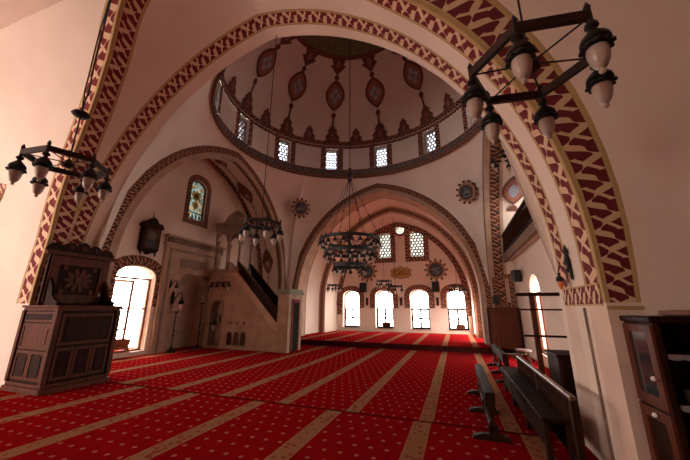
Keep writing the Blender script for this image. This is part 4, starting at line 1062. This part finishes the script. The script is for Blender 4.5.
panel(fS, -8.47, -7.53, 1.30, 1.50, 'side_panel', MWOOD, DWOOD, w=.04)
panel(fS, -8.47, -7.53, .78, 1.27, 'side_panel', MWOOD, LWOOD if False else MWOOD)
for k in range(2): panel(fS, -8.47 + k*.475, -8.47 + k*.475 + .465, .22, .75, 'side_panel', MWOOD, DWOOD)
for (x, y) in ((LX1, LY0), (LX1, LY1), (LX0, LY0)):
    m = MB(); m.box(x - .045, y - .045, .17, x + .045, y + .045, 1.53); m.build('corner_post', MWOOD, lc, ol, bevel=.01)
BX = -8.08
fB = lambda a, b, d: V((BX + d, a, b))
# backboard with scalloped crest
top = []
for k in range(57):
    a = 3.76 + 1.36*k/56; s = abs(sin(pi*5*(k/56))); top.append((a, 2.84 + .10*s**.7 + .12*(1 - abs(2*k/56 - 1))))
m = MB(); m.prism([(3.84, 1.63), (5.06, 1.63), (5.06, 2.74), (5.14, 2.80)] + top[::-1] + [(3.74, 2.80), (3.84, 2.74)], fB, -.05, .0); bb = m.build('backboard', DWOOD, lc, ol, weld=True)
m = MB(); m.ring([(3.88,1.68),(5.02,1.68),(5.02,2.68),(3.88,2.68)], [(4.04,1.86),(4.86,1.86),(4.86,2.50),(4.04,2.50)], fB, 0, .035); m.build('backboard_frame', MWOOD, bb, ol)
m = MB(); m.prism([(3.76,2.70),(5.12,2.70),(5.16,2.78),(3.72,2.78)], fB, 0, .08); m.build('crest_moulding', MWOOD, bb, ol)
m = MB()
for k in range(10):
    a = 2*pi*k/10; m.prism([(4.45 + .19*cos(a) + .10*cos(a)*cos(2*pi*j/10) - .045*sin(a)*sin(2*pi*j/10), 2.18 + .17*sin(a) + .10*sin(a)*cos(2*pi*j/10) + .045*cos(a)*sin(2*pi*j/10)) for j in range(10)], fB, 0, .03)
m.prism(circ(.08, 14, 4.45, 2.18), fB, 0, .045)
for a, b in ((4.16,1.92),(4.74,1.92),(4.16,2.44),(4.74,2.44)): m.prism(circ(.05, 8, a, b), fB, 0, .03)
m.build('carved_rosette', MWOOD, bb, ol)
m = MB()
for q, r in ((.0, .055), (.25, .04), (-.25, .04)): m.prism(circ(r, 14, 4.44 + q, 2.90), fB, 0, .03)
m.build('crest_boss', MWOOD, bb, ol)
for y in (LY0 + .04, LY1 - .04):
    m = MB(); f = lambda a, b, d: V((a, y + d, b)); m.prism([(-8.08,1.63),(-7.62,1.63),(-7.60,1.70),(-7.72,1.74),(-7.84,1.84),(-7.92,2.05),(-8.08,2.25)], f, -.03, .03); m.build('arm', DWOOD, lc, ol)
t = thing('gooseneck_microphone', 'white curved gooseneck microphone lead on the lectern top', 'microphone', (-7.75, 3.98, 1.632))
m = MB(); m.lathe([(0,0),(.05,0),(.05,.015),(.01,.03),(0,.03)], (0,0,0), 12); m.build('base', WHITE, t, smooth=True)
m = MB(); m.tube([V((0,0,.02)), V((-.10,-.02,.04)), V((-.20,-.04,.10)), V((-.26,-.05,.20)), V((-.28,-.05,.34))], .016, 8); m.build('neck', WHITE, t, smooth=True)
t = thing('desk_microphone', 'small silver microphone resting at the front of the lectern backboard', 'microphone', (-7.72, 4.72, 1.632)); m = MB(); m.lathe([(0,0),(.04,0),(.04,.01),(.008,.03),(.008,.20),(0,.2)], (0,0,0), 10); m.build('stem', METAL, t, smooth=True)
m = MB(); m.lathe([(0,.19),(.022,.2),(.03,.24),(.022,.28),(0,.29)], (0,0,0), 10); m.build('head', SILVER, t, smooth=True)
# ================================================================== RIGHT SIDE FURNITURE
def reading_bench(label, x, y0, y1, h=.55):
    t = thing('reading_bench', label, 'bench', (x, (y0 + y1)/2, 0), 'low reading benches'); L = (y1 - y0)/2
    m = MB(); m.box(-.02, -L, h - .035, .10, L, h, 0, Matrix.Rotation(radians(0), 4, 'Y')); m.build('top_board', DWOOD_X, t, bevel=.012)
    m = MB(); m.box(-.022, -L, h - .17, .0, L, h - .035); m.build('apron', DWOOD_X, t)
    m = MB(); m.box(.0, -L, .10, .05, L, .15); m.build('stretcher', DWOOD_X, t, bevel=.008)
    for k in range(3):
        y = -L + .03 + (2*L - .06)*k/2
        m = MB(); f = lambda a, b, d: V((a, y + d, b)); m.prism([(-.01,.05),(.09,.05),(.10,.16),(.06,.24),(.09,.34),(.10,h-.035),(-.02,h-.035),(0,.34),(.02,.24),(-.02,.16)], f, -.03, .03); lg = m.build('leg', DWOOD, t, weld=True)
        m = MB(); m.prism([(-.22,0),(.24,0),(.22,.04),(.12,.07),(-.10,.07),(-.20,.04)], f, -.04, .04); m.build('foot', DWOOD, lg, weld=True)
reading_bench('narrow dark reading bench standing alone on the carpet left of the spindle bench', .28, 4.68, 6.95)
reading_bench('narrow dark reading bench farthest back, in front of the wooden partition', .92, 8.1, 10.4, .6)
sb = thing('spindle_bench', 'long dark wooden bench with low spindle back along the right pier', 'bench', (.95, 5.7, 0)); ob_ = (.95, 5.7, 0)
m = MB(); m.box(.77, 4.2, .405, 1.06, 7.45, .45); m.build('seat', DWOOD_X, sb, ob_, bevel=.012)
m = MB(); m.box(.80, 4.26, .14, .83, 7.4, .405); m.build('apron', DWOOD_X, sb, ob_)  # apron deepened to stand in for the shadow under the seat
m = MB(); m.box(1.01, 3.95, .70, 1.07, 6.95, .745); m.build('back_rail', mottled('paler_rail', (.16,.085,.055), (.10,.05,.035), 3, .3), sb, ob_, bevel=.012)  # back rail in a paler brown than the seat
m = MB(); m.box(1.015, 3.95, .12, 1.065, 7.42, .17); m.build('bottom_rail', DWOOD_X, sb, ob_)
for y in (4.24, 5.3, 6.4, 7.38):
    for x in (.79, 1.0): m = MB(); m.box(x, y - .035, 0, x + .06, y + .035, .405); m.build('leg', DWOOD, sb, ob_, bevel=.01)
for y in (3.98, 5.45, 6.92): m = MB(); m.box(1.01, y - .035, 0, 1.07, y + .035, .71); m.build('post', DWOOD, sb, ob_, bevel=.008)
b0 = None
for k in range(24):
    y = 4.1 + k*.118
    if b0 is None: m = MB(); m.lathe([(.014,0),(.016,.1),(.028,.16),(.014,.24),(.022,.36),(.028,.42),(.014,.48),(.014,.54)], (0,0,0), 6); b0 = m.build('spindle', DWOOD, sb, smooth=True); b0.location = (1.04 - .95, y - 5.7, .165)
    else: c = b0.copy(); col.objects.link(c); c.location = (1.04 - .95, y - 5.7, .165)
# partition
t = thing('wooden_partition', 'reddish brown wooden partition panel standing below the gallery', 'partition', (1.75, 13.45, 0)); ow = (1.75, 13.45, 0)
m = MB()
for k in range(8): m.box(1.17 + k*.135, 13.42, .08, 1.17 + k*.135 + .130, 13.46, 1.58)
m.build('boards', MWOOD, t, ow)
m = MB(); m.box(1.12, 13.40, 1.56, 2.26, 13.48, 1.66); m.build('top_rail', MWOOD, t, ow, bevel=.01); m = MB(); m.box(1.12, 13.40, 0, 2.26, 13.48, .1); m.build('bottom_rail', DWOOD, t, ow, bevel=.01)
for x in (1.12, 2.2): m = MB(); m.box(x, 13.38, 0, x + .07, 13.5, 1.66); m.build('post', DWOOD, t, ow, bevel=.01)
# stool
t = thing('low_stool', 'small round stool beside the wooden partition, behind the benches', 'stool', (1.75, 10.6, 0)); m = MB(); m.lathe([(0,.40),(.20,.40),(.22,.43),(.20,.46),(0,.47)], (0,0,0), 16); m.build('seat', mottled('pinkish_seat', (.22,.12,.10), (.16,.08,.07), 6, .7), t, smooth=True)
for k in range(4):
    a = pi/4 + pi*k/2; m = MB(); m.tube([V((.15*cos(a), .15*sin(a), .41)), V((.19*cos(a), .19*sin(a), 0))], .022, 6); m.build('leg', MWOOD, t)
# rack
rk = thing('coat_rack', 'open wooden rack of two posts and three crossbars behind the spindle bench', 'rack', (1.45, 6.4, 0)); orr = (1.45, 6.4, 0)
for x, w in ((1.26, .085), (1.82, .07)): m = MB(); m.box(x, 6.40, 0, x + w, 6.47, 1.90); m.build('post', MWOOD if w > .08 else BEAM, rk, orr, bevel=.008)
for z, x0, x1, h in ((1.83, 1.04, 1.92, .06), (1.58, 1.08, 1.95, .03), (1.13, 1.10, 1.97, .035)): m = MB(); m.box(x0, 6.34, z, x1, 6.40, z + h); m.build('crossbar', DWOOD, rk, orr, bevel=.006)
m = MB(); m.box(1.2, 6.25, 0, 1.95, 6.6, .05); m.build('base', DWOOD, rk, orr)
# low cabinet
t = thing('low_cabinet', 'low dark wooden cabinet between the rack and the right pier', 'cabinet', (1.72, 5.75, 0)); olc = (1.72, 5.75, 0)
m = MB(); m.box(1.34, 5.5, .06, 2.1, 6.1, .92); m.build('body', DWOOD, t, olc, bevel=.01); m = MB(); m.box(1.31, 5.46, .92, 2.13, 6.12, .96); m.build('top', DWOOD_X, t, olc, bevel=.01); m = MB(); m.box(1.36, 5.52, 0, 2.08, 6.1, .06); m.build('plinth', DWOOD, t, olc)
for x in (1.36, 1.73): m = MB(); m.box(x, 5.48, .1, x + .35, 5.5, .88); dd = m.build('door', DWOOD, t, olc, bevel=.005); m = MB(); m.lathe([(0,0),(.012,.0),(.015,.012),(0,.02)], (0,0,0), 8, M=Matrix.Translation((x + (.31 if x < 1.5 else .04), 5.48, .5)) @ Matrix.Rotation(radians(90), 4, 'X')); m.build('knob', BRASS, dd, olc)
# bookcase
bc = thing('bookcase', 'dark glazed wooden bookcase standing against the wall at the right edge', 'bookcase', (2.2, 3.35, 0)); obc = (2.2, 3.35, 0)
CX0, CX1, CY0, CY1, CZ = 1.44, 3.1, 3.14, 3.58, 1.50
m = MB(); m.box(CX0, CY0, 0, CX0 + .04, CY1, CZ); m.box(CX1 - .04, CY0, 0, CX1, CY1, CZ); m.box(CX0, CY1 - .02, 0, CX1, CY1, CZ); m.box(CX0, CY0, 0, CX1, CY1, .1); m.build('carcass', DWOOD, bc, obc)
m = MB(); m.box(CX0 - .03, CY0 - .03, CZ, CX1 + .03, CY1, CZ + .05); m.build('top_board', DWOOD_X, bc, obc, bevel=.01)
for z in (.5, .9, 1.25): m = MB(); m.box(CX0 + .04, CY0 + .02, z, CX1 - .04, CY1 - .02, z + .025); sh = m.build('shelf', DWOOD_X, bc, obc); m = MB(); m.grid([[V((CX0 + .05 + (CX1-CX0-.1)*k/64, CY0 + .012, z + .022)) for k in range(65)], [V((CX0 + .05 + (CX1-CX0-.1)*k/64, CY0 + .010, z - .01 - .012*abs(sin(k*pi/4)))) for k in range(65)]]); m.build('lace_edging', mottled('grey_lace', (.30,.26,.26), (.2,.18,.18), 20, .9), sh, obc)
fC = lambda a, b, d: V((CX0 - d, a, b))
m = MB(); m.ring([(CY0 + .01, .86), (CY1 - .01, .86), (CY1 - .01, 1.48), (CY0 + .01, 1.48)], [(CY0 + .09, .94), (CY1 - .09, .94), (CY1 - .09, 1.42), (CY0 + .09, 1.42)], fC, 0, .02)
m.ring([(CY0 + .01, .06), (CY1 - .01, .06), (CY1 - .01, .84), (CY0 + .01, .84)], [(CY0 + .09, .14), (CY1 - .09, .14), (CY1 - .09, .76), (CY0 + .09, .76)], fC, 0, .02); sdp = m.build('side_door', MWOOD, bc, obc)
m = MB(); m.prism([(CY0 + .09, .94), (CY1 - .09, .94), (CY1 - .09, 1.42), (CY0 + .09, 1.42)], fC, 0, .008); m.build('glazing', mottled('smoky_glass', (.04,.04,.045), (.03,.03,.035), 3, .08, spec=1.0), sdp, obc)
for z in (1.08, .80):
    m = MB(); m.lathe([(0,0),(.014,.0),(.02,.015),(.014,.03),(0,.032)], (0,0,0), 10, M=Matrix.Translation((CX0 - .02, 3.22 + (.1 if z < 1 else 0), z)) @ Matrix.Rotation(radians(-90), 4, 'Y')); m.build('knob', WHITE, sdp, obc, smooth=True)
for x, lb in ((1.63, 'small white glass cup on the middle shelf, nearest the bookcase side'), (1.76, 'small white glass cup on the middle shelf, second from the bookcase side')):
    t = thing('glass_cup', lb, 'cup', (x, CY0 + .12, .925), 'cups in the bookcase'); m = MB(); m.lathe([(0,0),(.03,0),(.036,.03),(.04,.08),(.036,.08),(.03,.01),(0,.01)], (0,0,0), 14); m.build('bowl', SILVER, t, smooth=True); m = MB(); m.tube([V((.036,0,.065)), V((.06,0,.05)), V((.036,0,.02))], .005, 6); m.build('handle', SILVER, t)
random.seed(3)
bkm = [mottled('book_red', (.09,.012,.01), (.06,.01,.01), 4, .6), mottled('book_green', (.015,.03,.02), (.01,.02,.014), 4, .6), mottled('book_brown', (.06,.03,.015), (.04,.02,.01), 4, .6)]
# things on top
def lump(name, label, cat, o, sx, sy, sz, mat, seed):
    t = thing(name, label, cat, o); rr = random.Random(seed); m = MB(); rows = []
    for j in range(9):
        e = pi*j/8 - pi/2; row = []
        for k in range(20):
            a = 2*pi*k/20; c = abs(cos(e))**.5; s = (1 if sin(e) > 0 else -1)*abs(sin(e))**.6; w = 1 + .05*sin(3*a + seed) + .03*rr.random()
            row.append(V((sx*c*w*(1 if cos(a) > 0 else -1)*abs(cos(a))**.6, sy*c*w*(1 if sin(a) > 0 else -1)*abs(sin(a))**.6, sz*(1 + s*w)*.5)))
        rows.append(row)
    m.grid(rows, 0, None, True); b = m.build('fabric', mat, t, smooth=True); m = MB(); m.tube([V((sx*.85*cos(2*pi*k/24), sy*.85*sin(2*pi*k/24), sz*.55)) for k in range(25)], .010, 6); m.build('fold', mat, t, smooth=True)
lump('folded_cushion', 'flat dusty pink cushion on top of the bookcase, left end', 'cushion', (1.85, 3.35, CZ + .05), .22, .16, .05, mottled('dusty_pink_cloth', (.30,.15,.12), (.22,.11,.09), 6, .9), 1)
lump('folded_cushion', 'brownish cushion on top of the bookcase, in the middle', 'cushion', (2.25, 3.38, CZ + .05), .17, .15, .10, mottled('brown_cloth', (.20,.10,.06), (.14,.07,.045), 6, .9), 2)
lump('folded_cushion', 'ochre cushion on top of the bookcase at the right edge of the picture', 'cushion', (2.6, 3.38, CZ + .05), .16, .15, .13, mottled('ochre_cloth', (.34,.2,.08), (.24,.14,.06), 6, .9), 3)
# ================================================================== CAMERA, LIGHT
cam = bpy.data.cameras.new('camera'); co = bpy.data.objects.new('camera', cam); col.objects.link(co)
cam.sensor_width = 36; cam.sensor_fit = 'HORIZONTAL'; cam.lens = 300 * 36 / 690; cam.clip_start = .05
def cam_axes():
    f = 300.0; P = V((456.3 - 345, 308.9 - 230, f)); X2 = V((1, math.tan(radians(.3)), 0))
    n = P.cross(X2).normalized()
    if n.y > 0: n = -n
    Yc = P.normalized(); Xc = Yc.cross(n)
    return Xc, Yc, n
Xc, Yc, Zc = cam_axes()      # world axes seen in (right, down, forward)
r = V((Xc.x, Yc.x, Zc.x)); d = V((Xc.y, Yc.y, Zc.y)); w = V((Xc.z, Yc.z, Zc.z))
M = Matrix((r, -d, -w)).transposed().to_4x4(); M.translation = V((0, 0, EYE)); co.matrix_world = M
scene.camera = co

wd = bpy.data.worlds.new('daylight'); scene.world = wd; wd.use_nodes = True
bg = wd.node_tree.nodes['Background']; bg.inputs[0].default_value = (1.0, .93, .85, 1); bg.inputs[1].default_value = 11.0
def portal(loc, nrm, sx, sy):
    l = bpy.data.lights.new('daylight_portal', 'AREA'); l.shape = 'RECTANGLE'; l.size = sx; l.size_y = sy; l.cycles.is_portal = True
    o = bpy.data.objects.new('daylight_portal', l); col.objects.link(o); o.location = loc
    o.rotation_euler = V(nrm).to_track_quat('-Z', 'Y').to_euler(); return o
for x in BACKX: portal((x, -6.35, 2.4), (0, 1, 0), 2.2, 4.0)
for (x, y) in HALLW: portal((x + .32, y, 1.2), (-1, 0, 0), 1.5, 1.7)
for u in WF: portal((u, Y4 + .5, 1.55), (0, -1, 0), 1.1, 2.4)
for (u, hw, z0, zs, rise) in WIN_L: portal((QX - .40, u, 1.55), (1, 0, 0), 1.4, 2.9)
portal((RX + .2, 10.75, 1.4), (-1, 0, 0), 1.2, 2.2)
portal((RX + 1.08, 12.4, 5.5), (-1, 0, 0), 1.0, 1.8)
vs = scene.view_settings
vs.view_transform = 'Standard'; vs.look = 'None'; vs.gamma = 1; vs.use_curve_mapping = False; vs.exposure = 0.85
